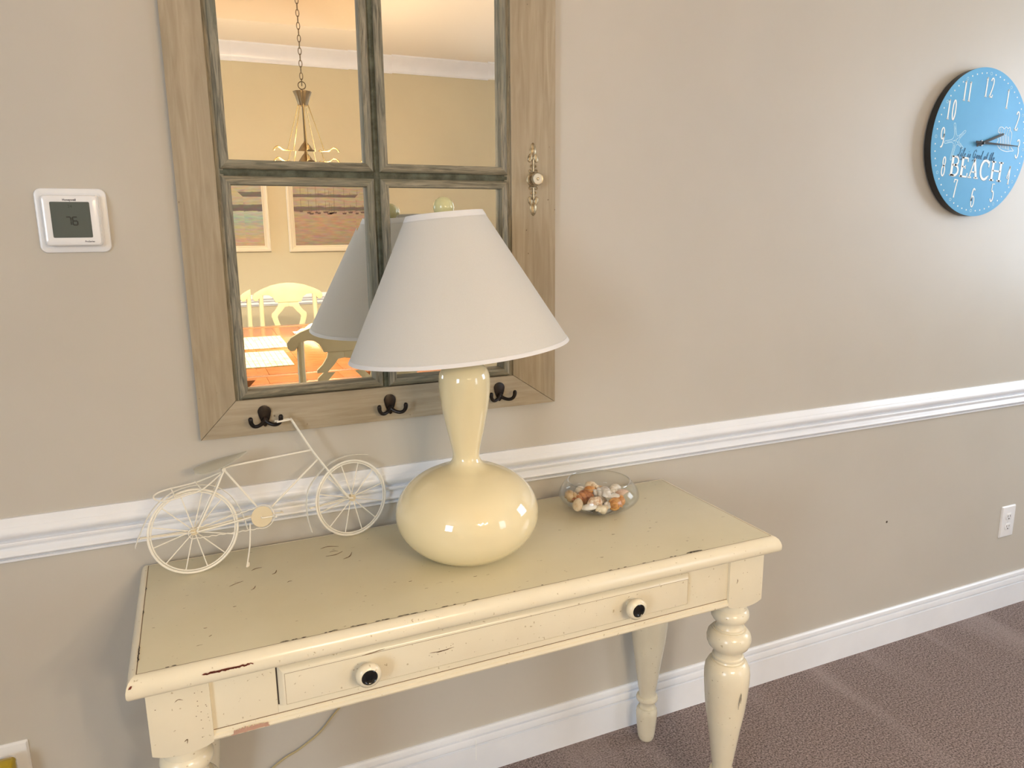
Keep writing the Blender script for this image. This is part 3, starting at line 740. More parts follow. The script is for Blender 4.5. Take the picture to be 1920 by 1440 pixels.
# (builder, material, dx, dy, z, rotation, label)
shells = [
 (lambda: whelk(.046, .0155, 4.5, 1.05), 'brown', -.040, .012, .030, (1.45, .25, -1.25), 'dark orange-brown whelk shell, largest cone at the left back of the glass bowl'),
 (lambda: whelk(.036, .0125, 4.2, 1.0, 1), 'tan', -.062, .018, .034, (1.5, 0, .9), 'tan ribbed whelk shell against the left wall of the glass bowl'),
 (lambda: snail(.0135), 'white', -.028, .034, .040, (.5, .3, 0), 'white curled snail shell with a round opening, at the back left of the shell pile'),
 (lambda: scallop(.018), 'white', -.016, .040, .038, (.9, .1, 2.8), 'small white ribbed clam shell standing at the back of the bowl'),
 (lambda: cowrie(.0145, .0115), 'orange', -.016, .019, .044, (0, .1, .3), 'smooth bright orange dome shell on top, left of the pale swirl shell'),
 (lambda: whelk(.034, .0155, 3.6, .9, 1), 'cream', .004, .036, .040, (1.2, .2, .3), 'big beige ribbed whelk shell at the top back of the pile'),
 (lambda: snail(.013), 'tan', .030, .038, .034, (.7, .3, 1.0), 'brown-orange snail shell at the back right of the pile'),
 (lambda: whelk(.040, .0145, 4.0, 1.0), 'grey', .005, .0, .040, (1.45, .1, -2.1), 'pale grey-cream swirled whelk shell lying on top in the middle of the bowl'),
 (lambda: cowrie(.020, .011), 'cream', -.068, -.016, .025, (.1, -.3, 1.0), 'long cream cowrie shell low at the left front of the bowl'),
 (lambda: cowrie(.017, .0095), 'white', -.048, -.036, .022, (0, -.1, -.4), 'smooth off-white oval shell low at the left front of the bowl'),
 (lambda: whelk(.040, .014, 4.2, 1.0, 1), 'spotted', -.021, -.026, .029, (1.5, .2, 2.3), 'white and orange spotted cone shell in front of the dark orange-brown one'),
 (lambda: whelk(.028, .010, 4.0, 1.0), 'cream', -.017, -.052, .019, (1.5, .1, 1.9), 'small cream pointed whelk shell at the front of the bowl'),
 (lambda: snail(.0085), 'grey', .002, -.043, .024, (.7, 0, .4), 'tiny grey-white snail shell in the gap at the front of the pile'),
 (lambda: whelk(.032, .014, 3.8, .9), 'orange', .018, -.046, .023, (1.2, .3, -.7), 'glossy orange whelk shell at the front centre of the bowl'),
 (lambda: scallop(.0165), 'white', .033, -.026, .033, (.9, .25, -.25), 'white fan-shaped ribbed scallop shell leaning in front of the pink shell'),
 (lambda: scallop(.021), 'pink', .027, .006, .034, (.5, .2, .6), 'wide dusty pink clam shell just right of the middle of the bowl'),
 (lambda: snail(.0155), 'orange', .046, -.026, .026, (.6, .2, .6), 'orange-brown moon shell at the right front of the bowl'),
 (lambda: scallop(.020), 'pink', .064, .0, .030, (.6, -.35, -.7), 'pale pink ribbed shell against the right wall of the glass bowl'),
 (lambda: whelk(.040, .0115, 4.5, 1.1), 'white', .055, .020, .032, (1.5, .1, -.9), 'long narrow white auger shell at the back right of the bowl'),
 (lambda: cowrie(.016, .012), 'tan', -.045, .040, .024, (0, 0, .9), 'tan oval shell at the far left back, low against the glass'),
 (lambda: cowrie(.018, .012), 'grey', .010, .010, .016, (0, 0, 1.9), 'grey-white oval shell buried in the middle under the others'),
 (lambda: snail(.014), 'cream', -.012, .005, .020, (.3, 0, 0), 'cream moon shell buried under the pale swirl shell'),
]
for fn, mk, dx, dy, z, r, lab in shells:
    o = fn().build('seashell', SM[mk], None, smooth=True, angle=60, loc=BW+Vector((dx*1.0, dy*1.0, z+.002)))
    o.rotation_euler = r
    o.scale = (1.2, 1.2, 1.2); tag(o, lab, 'seashell', 'seashells in the glass bowl')

# ------------------------------------------------------------------ wire bicycle
BO = Vector((-.0375, -.1155, TZ))
phi = .12
be = Vector((.3260, .0545, 0)).normalized(); bh = Vector((0, 0, 1)).cross(be)
bn = cos(phi)*Vector((0, 0, 1))+sin(phi)*bh; bN = be.cross(bn)      # bN points at the room
bike = tag(empty('wire_bicycle', BO), 'cream enamelled wire model bicycle leaning on the wall, handlebar caught on a hook', 'bicycle')
def bp(e, n, o=0): return e*be+n*bn+o*bN
rw, Rr = .0022, .0880
def wheel(ce, cn, turn=0, name='wheel'):
    ctr = bp(ce, cn)
    q = Quaternion(bn, turn)
    e2 = q @ be; N2 = q @ bN
    def cp_(r, a, o=0): return ctr+r*(cos(a)*e2+sin(a)*bn)+o*N2
    tyre = MB().tube([cp_(Rr-.0026, 2*PI*k/72) for k in range(72)], .0026, 10, closed=True).build(name, M['metal_white'], bike, smooth=True)
    MB().tube([cp_(Rr-.0074, 2*PI*k/72) for k in range(72)], .0015, 8, closed=True).build('rim', M['metal_white'], tyre, smooth=True)
    hb = MB(); qq = (N2).to_track_quat('Z', 'Y').to_matrix().to_4x4()
    hb.lathe([(.0025, -.008), (.0025, -.006), (.0075, -.0055), (.0078, -.0045), (.004, -.004), (.004, .004), (.0078, .0045), (.0075, .0055), (.0025, .006), (.0025, .008)], 24, T(*ctr) @ qq)
    hb.build('hub', M['disc'], tyre, smooth=True)
    for k in range(12):
        a = 2*PI*k/12+.22; s = .004 if k % 2 else -.004
        MB().tube([cp_(.005, a, s), cp_(Rr-.0074, a, 0)], .0012, 7).build('spoke', M['metal_white'], tyre, smooth=True)
    return tyre
wheel(0, .0880); wheel(.3385, .0885, .10)
def wire(name, pts, r=.0019, sm=0, parent=bike, m_=None, closed=False):
    P = [bp(*p) for p in pts]
    if sm: P = smooth_path(P, sm, closed)
    return MB().tube(P, r, 9, closed=closed).build(name, m_ or M['metal_white'], parent, smooth=True)
wire('top_tube', [(.0704, .2060), (.085, .2085), (.2579, .2137)], .0021)
wire('down_tube', [(.2693, .1901), (.1589, .1053)], .0021)
wire('seat_tube', [(.0704, .2040), (.1290, .1110)], .0021)
for s in (.0085, -.0085):
    wire('seat_stay', [(.0704, .2020, s*.3), (.050, .166, s), (.004, .0875, s)], .0019)
    wire('chain_stay', [(.004, .0865, s), (.095, .0925, s), (.125, .0940, s*.4)], .0021)
    # fork blade with handlebar: one bent wire each side
    wire('fork_blade', [(.3385, .0890, s*1.1), (.3355, .0900, s*1.1), (.3240, .0985, s*1.05), (.2866, .1657, s*.55), (.2579, .2137, s*.35), (.2225, .2835, s*.35), (.2185, .2876, s*.45), (.2120, .2890, s*.9+.004), (.1850, .2885, s*1.0+.0085)], .0021, 3)
MB().tube([bp(.0700, .2035, -.005), bp(.0700, .2035, .005)], .0042, 12).build('seat_clamp', M['metal_white'], bike, smooth=True)
MB().tube([bp(.0704, .2035), bp(.0690, .2120)], .0028, 10).build('seat_post', M['metal_white'], bike, smooth=True)
# chain wheel, chain, crank
dq = bN.to_track_quat('Z', 'Y').to_matrix().to_4x4()
dk = MB().lathe([(.0002, -.0008), (.0222, -.0008), (.0228, 0), (.0222, .0008), (.0002, .0008)], 16, T(*bp(.1345, .0905, .0095)) @ dq).build('chain_wheel', M['disc'], bike, smooth=True, angle=30)
ch = []
for k in range(28):
    t = k/27; ch.append((.006+(.122-.006)*t, .0955+(.1120-.0955)*t+.0009*sin(k*1.9), .0105))
for k in range(24):
    a = 2.1-4.1*k/23; ch.append((.1350+.0252*cos(a), .0905+.0252*sin(a), .0110))
for k in range(28):
    t = k/27; ch.append((.125+(.003-.125)*t, .0665+(.0745-.0665)*t+.0009*sin(k*1.9), .0105))
for k in range(5):
    a = -2.0-2.0*k/4; ch.append((-.001+.0115*cos(a), .0855+.0115*sin(a), .0105))
wire('chain', ch, .0009, 2, closed=True)
wire('crank', [(.1335, .0905, .009), (.1335, .0890, .014), (.140, .0884, .0150), (.1600, .0875, .0150)], .0016, 3)
wire('crank', [(.1345, .0900, -.009), (.145, .0885, -.014), (.184, .0845, -.014)], .0016, 3)
for (e_, n_, o_) in ((.1600, .0875, .019), (.184, .0845, -.018)):
    MB().tube([bp(e_, n_, o_-.006), bp(e_, n_, o_+.006)], .0022, 10).build('pedal', M['metal_white'], bike, smooth=True)
wire('kickstand', [(.1095, .0800, .006), (.1000, .040, .026), (.0866, .0060, .0445), (.0845, .0030, .0460), (.0868, .0022, .0455), (.0895, .0035, .0440), (.0905, .0090, .0420)], .0015, 4)
# fenders: bent strips
def strip(name, pts, w, th=.0008):
    P = smooth_path([Vector((a, b, 0)) for a, b in pts], 5); n = len(P); vs = []; fs = []
    for i, p in enumerate(P):
        t = (P[min(i+1, n-1)]-P[max(i-1, 0)]).normalized(); q = Vector((-t.y, t.x, 0))
        for (o, h) in ((-w/2, 0), (0, .0012), (w/2, 0), (w/2, -th), (0, .0012-th), (-w/2, -th)):
            pp = p+q*h*(-1); vs.append(bp(pp.x, pp.y, o))
    for i in range(n-1):
        for k in range(6):
            k2 = (k+1) % 6; fs.append((i*6+k, i*6+k2, (i+1)*6+k2, (i+1)*6+k))
    fs += [tuple(range(6)), tuple((n-1)*6+k for k in range(6))]
    return MB().add(vs, fs).build(name, M['metal_white'], bike, smooth=True, angle=50)
strip('fender', [(-.1095, .0780), (-.1015, .0975), (-.079, .1370), (-.0526, .1635), (-.0241, .1770), (.0116, .1815), (.0468, .1730), (.0736, .1521), (.0916, .1196), (.1000, .0890), (.1040, .0680)], .0085)
strip('fender', [(.2400, .0290), (.2341, .0634), (.2351, .1012), (.2434, .1298), (.2681, .1569), (.3011, .1784), (.3412, .1867), (.3874, .1803)], .0085)
for s in (.007, -.007):
    wire('fender_stay', [(.0, .0870, s), (-.1000, .0955, s*.6)], .0013)
    wire('fender_stay', [(.3360, .0885, s), (.2400, .0840, s*.6)], .0013)
# luggage rack
rk = wire('luggage_rack', [(.0640, .1960, .002), (.0246, .1735, .0135), (-.0052, .1675, .0140), (-.0420, .1630, .0130), (-.0600, .1655, .0080), (-.0660, .1710, 0), (-.0610, .1760, -.0080), (-.0420, .1800, -.0130), (.0120, .1840, -.0140), (.0400, .1900, -.0120), (.0660, .1990, -.002)], .0016, 6)
MB().tube([bp(-.0290, .1660, .0145), bp(-.0310, .1815, -.0145)], .0015, 8).build('rack_bar', M['metal_white'], rk, smooth=True)
MB().tube([bp(.0225, .1715, .0150), bp(.0155, .1860, -.0150)], .0015, 8).build('rack_bar', M['metal_white'], rk, smooth=True)
# saddle: long leaf-shaped shell
vs = []; fs = []; nu, nv = 22, 8
for s in (0, 1):
    for i in range(nu+1):
        t = i/nu; e_ = .0130+.1070*t; n_ = .2140+.0205*t**1.35
        w = .0150*(sin(PI*min(1, (t*.94+.05))**.8)**.75)*(1-.45*t)+.0008
        for k in range(nv+1):
            u = -1+2*k/nv
            vs.append(bp(e_, n_-.0045*u*u*(1-.5*t)-s*.0011-u*w*.5, u*w*1.7))
W_ = nv+1; N_s = (nu+1)*W_
for s in (0, 1):
    for i in range(nu):
        for k in range(nv):
            q = s*N_s+i*W_+k; fs.append((q, q+1, q+W_+1, q+W_) if s == 0 else (q, q+W_, q+W_+1, q+1))
for i in range(nu):
    for k in (0, nv): q = i*W_+k; fs.append((q, q+W_, N_s+q+W_, N_s+q))
for k in range(nv):
    for i in (0, nu): q = i*W_+k; fs.append((q, q+1, N_s+q+1, N_s+q))
MB().add(vs, fs).build('saddle', M['saddle'], bike, smooth=True, angle=50)

# ------------------------------------------------------------------ wall clock
CO = Vector((2.3361, 0, 1.7136)); R_ = .2258; rot = -rad(3.5)
clock = tag(empty('wall_clock', CO), 'round sky blue beach wall clock with white numerals and black hands', 'clock')
CM = T(0, -.030, 0) @ XZ @ Rot('Z', rot)      # local drawing plane on the face: x right, y up, z out
MB().lathe([(R_-.030, 0), (R_-.028, .0005), (R_-.001, .006), (R_-.0002, .0265), (R_-.0006, .0285)], 128, Rot('X', PI/2)).build('rim', M['blackm'], clock, smooth=True, angle=30)
face = MB().lathe([(.0003, .0280), (R_-.0006, .0280), (R_-.0004, .0295), (R_-.0016, .0300), (.0003, .0300)], 128, Rot('X', PI/2)).build('dial', M['blue'], clock, smooth=True, angle=30)
def stroke(mb, pts, w, h=.0005, z0=0, sm=0):
    """ribbon of width w (or list) along 2D pts drawn on the dial plane"""
    P = [Vector((a, b, 0)) for a, b in pts]
    if sm: P = smooth_path(P, sm)
    n = len(P); ws = w if isinstance(w, list) else [w]*n
    if len(ws) != n: ws = [ws[min(len(ws)-1, int(i*(len(ws)-1)/(n-1)+.5))] for i in range(n)]
    L_, R2 = [], []
    for i, p in enumerate(P):
        t = (P[min(i+1, n-1)]-P[max(i-1, 0)])
        t = t.normalized() if t.length else Vector((1, 0, 0)); q = Vector((-t.y, t.x, 0))*ws[i]/2
        L_.append(p+q); R2.append(p-q)
    vs = [(p.x, p.y, z0) for p in L_]+[(p.x, p.y, z0) for p in R2]+[(p.x, p.y, z0+h) for p in L_]+[(p.x, p.y, z0+h) for p in R2]
    fs = []
    for i in range(n-1):
        fs += [(2*n+i, 3*n+i, 3*n+i+1, 2*n+i+1), (i, 2*n+i, 2*n+i+1, i+1), (n+i, n+i+1, 3*n+i+1, 3*n+i), (i, i+1, n+i+1, n+i)]
    fs += [(0, n, 3*n, 2*n), (n-1, 3*n-1+0, 4*n-1, 2*n-1)] if 0 else [(0, n, 3*n, 2*n), (n-1, 3*n-1, 4*n-1, 2*n-1)]
    mb.add(vs, fs, CM)
def el(cx, cy, rx, ry, a0, a1, n=14): return [(cx+rx*cos(rad(a0+(a1-a0)*i/n)), cy+ry*sin(rad(a0+(a1-a0)*i/n))) for i in range(n+1)]
# glyphs in a box of width 1, height 1 (thin tall roman style): list of (points, weight)
GL = {
 '1': [([(.5, .02), (.5, .98)], 1), ([(.12, .02), (.88, .02)], .55), ([(.5, .97), (.3, .88), (.12, .86)], .5)],
 '2': [(el(.5, .77, .38, .21, 165, -20) + [(.62, .42), (.22, .10), (.10, .03)], .85), ([(.06, .04), (.86, .04), (.94, .16)], .8)],
 '3': [(el(.45, .78, .38, .20, 150, -75), .85), (el(.45, .29, .42, .27, 80, -155), .85)],
 '4': [([(.68, .02), (.68, .97)], 1), ([(.68, .95), (.06, .30), (.96, .30)], .6), ([(.42, .02), (.94, .02)], .5)],
 '5': [([(.88, .96), (.24, .96), (.20, .56)], .6), (el(.45, .31, .42, .28, 125, -150), .85)],
 '6': [([(.85, .90)]+el(.55, .60, .43, .38, 75, 180)+[(.10, .32)], .85), (el(.5, .30, .40, .28, 0, 360, 22), .75)],
 '7': [([(.06, .80), (.10, .95), (.92, .95), (.62, .50), (.44, .02)], .85)],
 '8': [(el(.5, .75, .32, .22, 0, 360, 22), .8), (el(.5, .28, .40, .26, 0, 360, 22), .85)],
 '9': [(el(.5, .70, .40, .28, 0, 360, 22), .75), ([(.90, .68)]+el(.45, .40, .45, .38, 0, -105), .85)],
 '0': [(el(.5, .5, .40, .48, 0, 360, 26), .9)],
 'B': [([(.18, .0), (.18, 1)], 1.5), ([(0, .03), (.5, .03)], .7), ([(0, .97), (.5, .97)], .7), ([(.45, .97)]+el(.48, .76, .34, .21, 90, -90)+[(.2, .55)], .95), ([(.45, .54)]+el(.50, .285, .40, .255, 90, -90)+[(.2, .03)], 1.1)],
 'E': [([(.22, 0), (.22, 1)], 1.5), ([(0, .03), (.92, .03), (.97, .22)], .8), ([(0, .97), (.84, .97), (.88, .80)], .8), ([(.22, .52), (.62, .52)], .7), ([(.62, .42), (.62, .62)], .5)],
 'A': [([(.02, .03), (.36, .03)], .7), ([(.60, .03), (1.02, .03)], .7), ([(.16, .03), (.50, .97)], .7), ([(.47, 1.0), (.82, .03)], 1.5), ([(.27, .32), (.68, .32)], .6)],
 'C': [(el(.52, .5, .44, .49, 48, 315, 22), 1.2), ([(.86, .66), (.90, .98)], .6), ([(.84, .15), (.96, .22)], .5)],
 'H': [([(.18, .0), (.18, 1)], 1.5), ([(.82, .0), (.82, 1)], 1.5), ([(0, .03), (.38, .03)], .7), ([(0, .97), (.38, .97)], .7), ([(.62, .03), (1, .03)], .7), ([(.62, .97), (1, .97)], .7), ([(.18, .52), (.82, .52)], .7)],
}
def glyph(mb, ch, x, y, w, h, pen, z0=.0, th=.0006):
    for pts, k in GL[ch]:
        stroke(mb, [(x+a*w, y+b*h) for a, b in pts], pen*k, th, z0)
for k in range(1, 13):
    a = rad(90-30*k); cx, cy = .181*cos(a), .168*sin(a)
    if k in (11, 1): cx *= 1.06
    s = str(k); w, h, gap = .0165, .059, .0055
    tw = len(s)*w+(len(s)-1)*gap
    nm, sd = MB(), MB()
    for i, c_ in enumerate(s):
        ww = w if c_ != '1' else w*.75
        gx = cx-tw/2+i*(w+gap)
        glyph(sd, c_, gx+.0012, cy-h/2-.0012, ww, h, .0056, .0001, .0003)
        glyph(nm, c_, gx, cy-h/2, ww, h, .0050, .0002, .0006)
    o = nm.build('numeral', M['white'], face); sd.build('numeral_shade', M['numshadow'], o)
nm, sd = MB(), MB()
for c_, x0, x1 in (('B', -.1255, -.0850), ('E', -.0800, -.0430), ('A', -.0410, .0080), ('C', .0130, .0600), ('H', .0640, .1230)):
    glyph(sd, c_, x0+.0012, -.1085-.0014, x1-x0, .0600, .0066, .0001, .0003)
    glyph(nm, c_, x0, -.1085, x1-x0, .0600, .0062, .0002, .0006)
o = nm.build('beach_lettering', M['white'], face); sd.build('lettering_shade', M['numshadow'], o)
# minute dots and hour rings
dm, rm = MB(), MB()
for k in range(60):
    a = 2*PI*k/60; x, y = .2085*sin(a), .2085*cos(a)
    if k % 5: dm.lathe([(.0024, 0), (.0022, .0004)], 10, CM @ T(x, y, 0), cap0=False)
    else: stroke(rm, el(x, y, .0042, .0042, 0, 360, 16), .0011, .0004)
tag(dm.build('minute_dots', M['white'], face), kind='stuff'); tag(rm.build('hour_rings', M['pale_blue'], face), kind='stuff')
# script line
SCR = {
 'L': [(.62, .88), (.52, 1.05), (.36, 1.0), (.34, .80), (.44, .60), (.36, .25), (.12, .02), (-.12, .08), (.0, .22), (.25, .12), (.50, -.12), (.75, -.35), (1.2, -.20)],
 'i': [(.0, .05), (.25, .45), (.22, .08), (.45, .05)], 'f': [(0, .05), (.40, .75), (.42, 1.0), (.28, .95), (.18, .3), (.05, -.35), (.22, -.2), (.30, .08), (.5, .08)],
 'e': [(0, .12), (.32, .30), (.22, .46), (.08, .25), (.18, .03), (.45, .10)], 's': [(0, .05), (.25, .46), (.32, .15), (.12, .03), (.45, .08)],
 'G': [(.85, .75), (.70, 1.0), (.35, .85), (.15, .45), (.30, .08), (.60, .20), (.72, .55), (.55, .50), (.72, .48), (.62, -.1), (.20, -.30), (.9, .12)],
 'o': [(.1, .25), (.20, .44), (.40, .35), (.30, .05), (.10, .12), (.14, .38), (.5, .40)], 'd': [(.40, .38), (.18, .42), (.05, .12), (.25, .05), (.45, .45), (.60, 1.0), (.42, .30), (.50, .03), (.7, .10)],
 'a': [(.38, .38), (.15, .42), (.02, .12), (.20, .05), (.42, .42), (.38, .05), (.6, .08)], 't': [(0, .08), (.30, .92), (.18, .20), (.30, .03), (.5, .08)],
 'h': [(0, .05), (.35, .75), (.35, 1.0), (.20, .85), (.05, .03), (.30, .42), (.36, .05), (.55, .08)],
}
sb = MB(); x = -.100; yb = -.049; hs = .027
for word in ('Life', 'is', 'Good', 'at', 'the'):
    for c_ in word:
        g_ = SCR[c_ if c_ in SCR else c_]
        wd = {'L': .55, 'G': .80, 'f': .42, 'd': .55, 'o': .42, 'a': .48, 'h': .46}.get(c_, .36)
        up_ = .012 if False else 0
        stroke(sb, [(x+(a+.22*b)*hs*.62, yb+b*hs) for a, b in g_], .0010, .0009, .0003, 3)
        if c_ == 'i': stroke(sb, [(x+.2*hs, yb+.66*hs), (x+.24*hs, yb+.72*hs)], .0012, .0009, .0003)
        if c_ == 't': stroke(sb, [(x+.02*hs, yb+.60*hs), (x+.34*hs, yb+.66*hs)], .0010, .0009, .0003)
        x += wd*hs*.80
    x += .30*hs
sb.build('script_lettering', M['pen'], face)
# starfish sketch and conch sketch
st = MB(); scx, scy = -.118, -.003
arms = [(108, .050), (40, .047), (-28, .040), (-100, .056), (-168, .048)]
outl = []
for k, (a, l) in enumerate(arms):
    a2 = arms[(k+1) % 5][0]; a2 = a2 if a2 < a else a2-360
    outl += [(scx+l*cos(rad(a+4)), scy+l*sin(rad(a+4))), (scx+l*cos(rad(a-4)), scy+l*sin(rad(a-4)))]
    am = (a+a2)/2; outl.append((scx+.0135*cos(rad(am)), scy+.0135*sin(rad(am))))
outl.append(outl[0])
stroke(st, outl, .0016, .0004, 0, 4)
for a, l in arms: stroke(st, [(scx, scy), (scx+l*.85*cos(rad(a)), scy+l*.85*sin(rad(a)))], .0012, .0004)
for k in range(26):
    a, l = arms[k % 5]; d = random.uniform(.1, .75)*l; q = rad(a)+random.uniform(-.25, .25)
    x_, y_ = scx+d*cos(q), scy+d*sin(q); stroke(st, [(x_, y_), (x_+random.uniform(-.005, .005), y_+random.uniform(-.004, .006))], .0009, .0004)
st.build('starfish_drawing', M['pale_blue'], face)
cs = MB(); qx, qy = .106, .024
stroke(cs, [(qx-.033, qy+.018), (qx-.028, qy+.032), (qx-.014, qy+.034), (qx-.006, qy+.030), (qx+.004, qy+.037), (qx+.012, qy+.033), (qx+.022, qy+.038), (qx+.026, qy+.028), (qx+.034, qy+.022), (qx+.036, qy+.006), (qx+.034, qy-.012), (qx+.044, qy-.024), (qx+.056, qy-.032), (qx+.040, qy-.034), (qx+.026, qy-.037), (qx+.004, qy-.036), (qx-.016, qy-.030), (qx-.029, qy-.018), (qx-.026, qy-.008), (qx-.030, qy+.002), (qx-.020, qy+.006), (qx-.022, qy+.014), (qx-.033, qy+.018)], .0018, .0004, 0, 3)
for k in range(7):
    t = k/6
    stroke(cs, [(qx-.024+.046*t, qy+.020-.010*t), (qx-.016+.044*t, qy-.004-.012*t), (qx-.010+.040*t, qy-.028-.004*t)], .0022-.0012*(k % 2), .0004, 0, 3)
for k in range(5):
    stroke(cs, [(qx-.024+.011*k, qy+.012), (qx-.022+.011*k, qy+.030)], .0009, .0004)
cs.build('conch_drawing', M['white'], face)
# hands
hd = MB()
def hand(tip, tail, w0, w1, z):
    d = (Vector(tip)-Vector(tail)); u = d.normalized(); q = Vector((-u.y, u.x))
    a, b = Vector(tail), Vector(tip)
    P = [a+q*w0/2, b+q*w1/2, b+u*w1*.8, b-q*w1/2, a-q*w0/2]
    m_ = MB(); m_.prism([(p.x, p.y) for p in P], z, z+.0010, T(0, -.030, 0) @ XZ); return m_
hand((.092, .030), (-.028, -.0085), .0088, .0076, .0060).build('hour_hand', M['hand_black'], clock, bevel=.0003)
hand((.166, -.004), (-.036, .0015), .0080, .0030, .0085).build('minute_hand', M['hand_black'], clock, bevel=.0003)
MB().lathe([(.0090, 0), (.0090, .003), (.0050, .0035), (.0050, .0105), (.0035, .0115), (.0003, .0118)], 28, T(0, -.030, 0) @ Rot('X', PI/2)).build('centre_nut', M['black'], clock, smooth=True, angle=40)

# ------------------------------------------------------------------ thermostat
TO = Vector((-.1957, 0, 1.4809))
thm = tag(empty('thermostat', TO), 'white square wall thermostat reading 76 on a dark grey screen', 'thermostat')
def rrect(w, h, r, n=6):
    out = []
    for cx, cy, a in ((w-r, h-r, 0), (-w+r, h-r, 90), (-w+r, -h+r, 180), (w-r, -h+r, 270)):
        out += [(cx+r*cos(rad(a+90*i/n)), cy+r*sin(rad(a+90*i/n))) for i in range(n+1)]
    return out
def stack(name, layers, m_, parent, angle=40, M_=Matrix()):
    """layers: (w,h,r,depth) rounded rectangles lofted outwards"""
    mb = MB(); rings = [[(x, -d, z) for x, z in rrect(w, h, r)] for w, h, r, d in layers]; n = len(rings[0])
    vs = [p for rg in rings for p in rg]; fs = []
    for i in range(len(rings)-1):
        for k in range(n): fs.append((i*n+k, i*n+(k+1) % n, (i+1)*n+(k+1) % n, (i+1)*n+k))
    fs += [tuple(range(n)), tuple((len(rings)-1)*n+k for k in range(n))]
    return mb.add(vs, fs, M_).build(name, m_, parent, smooth=True, angle=angle)
stack('wall_plate', [(.0600, .0600, .0130, .0), (.0602, .0602, .0130, .003), (.0592, .0592, .0125, .0055), (.0560, .0560, .0110, .0068), (.0505, .0505, .006, .0068), (.0502, .0502, .006, .0064)], M['plastic'], thm, 25)
hs_ = stack('housing', [(.0470, .0470, .0050, .006), (.0472, .0472, .0055, .020), (.0466, .0466, .0060, .0250), (.0450, .0450, .0065, .0275), (.0415, .0415, .006, .0288), (.0345, .0350, .004, .0292)], M['plastic2'], thm, 22)
stack('screen', [(.0326, .0330, .0022, .0280), (.0326, .0330, .0022, .0296), (.0322, .0326, .0020, .0299)], M['lcd'], hs_, 30, T(0, 0, .0012))
# seven segment digits 7 and 6
sg = MB()
def seg(mb, segs, cx, cz, w, h, th):
    P = {'a': ((-w, h), (w, h)), 'b': ((w, h), (w, 0)), 'c': ((w, 0), (w, -h)), 'd': ((-w, -h), (w, -h)), 'e': ((-w, 0), (-w, -h)), 'f': ((-w, h), (-w, 0)), 'g': ((-w, 0), (w, 0))}
    for s_ in segs:
        (a, b), (c_, d) = P[s_]
        if a == c_: mb.box(cx+a-th/2, cx+a+th/2, -.0302, -.0299, cz+min(b, d)+.0004, cz+max(b, d)-.0004)
        else: mb.box(cx+min(a, c_)+.0004, cx+max(a, c_)-.0004, -.0302, -.0299, cz+b-th/2, cz+b+th/2)
seg(sg, 'abc', -.0045, -.001, .0038, .0074, .0020); seg(sg, 'afgecd', .0062, -.001, .0038, .0074, .0020)
sg.build('digits', M['lcd_ink'], hs_)
me = text_mesh('24', .0075, ext=.0001); me.transform(T(.0, -.0300, .0235) @ Rot('X', PI/2)); link('faint_digits', me, mat('faint_lcd', (.045, .058, .052), .2), hs_)
me = text_mesh('Honeywell', .0052, offset=.00018, ext=.0001); me.transform(T(.0, -.0292, .0362) @ Rot('X', PI/2)); link('brand_lettering', me, M['ink'], hs_)
me = text_mesh('ProSeries', .0042, offset=.00012, ext=.0001); me.transform(T(.0265, -.0290, -.0405) @ Rot('X', PI/2)); link('series_lettering', me, M['ink'], hs_)

# ------------------------------------------------------------------ outlets
def outlet(x, z, label, w=.0393, gangs=1):
    t = tag(empty('wall_outlet', (x, 0, z)), label, 'outlet')
    stack('cover_plate', [(w, .0625, .003, 0), (w, .0625, .003, .0022), (w-.0035, .0590, .002, .0058), (w-.005, .0575, .002, .0062)], M['plastic'], t, 20)
    for gx in ([0] if gangs == 1 else [-.023, .023]):
        for s in (1, -1):
            pl = [(.0172*cos(2*PI*k/32), max(-.0125, min(.0125, .0172*sin(2*PI*k/32)))) for k in range(32)]
            r = MB().prism(pl, 0, .0020, T(gx, -.0058, s*.0200) @ XZ).build('receptacle', M['plastic2'], t, bevel=.0004)
            for sx_, hh in ((-.0063, .0042), (.0063, .0034)):
                MB().box(gx+sx_-.0012, gx+sx_+.0012, -.0081, -.0074, s*.02+.0025-hh, s*.02+.0025+hh).build('slot', M['slot'], r)
            MB().lathe([(.0027, 0), (.0027, .0007)], 14, T(gx, -.0074, s*.02-.0078) @ Rot('X', PI/2)).build('slot', M['slot'], r)
        MB().lathe([(.0032, 0), (.0028, .0012)], 14, T(gx, -.0060, 0) @ Rot('X', PI/2)).build('screw', M['plastic'], t, smooth=True)
    return t
outlet(2.7680, .3565, 'white duplex wall outlet low on the wall beneath the clock')
outlet(-.4400, .3535, 'white wall outlet cover at the lower left corner, behind the plug-in freshener', .0393)
af = tag(empty('air_freshener', (-.4445, -.012, .372)), 'yellow-green glass plug-in air freshener on the lower left outlet', 'freshener')
stack('oil_bottle', [(.020, .026, .008, .012), (.0255, .031, .010, .018), (.0265, .032, .010, .034), (.022, .028, .009, .042)], M['amber'], af, 40, T(0, 0, 0))
stack('plug_body', [(.020, .022, .006, -.006), (.021, .023, .006, .011), (.019, .021, .006, .0125)], M['plastic2'], af, 40, T(0, 0, -.004))

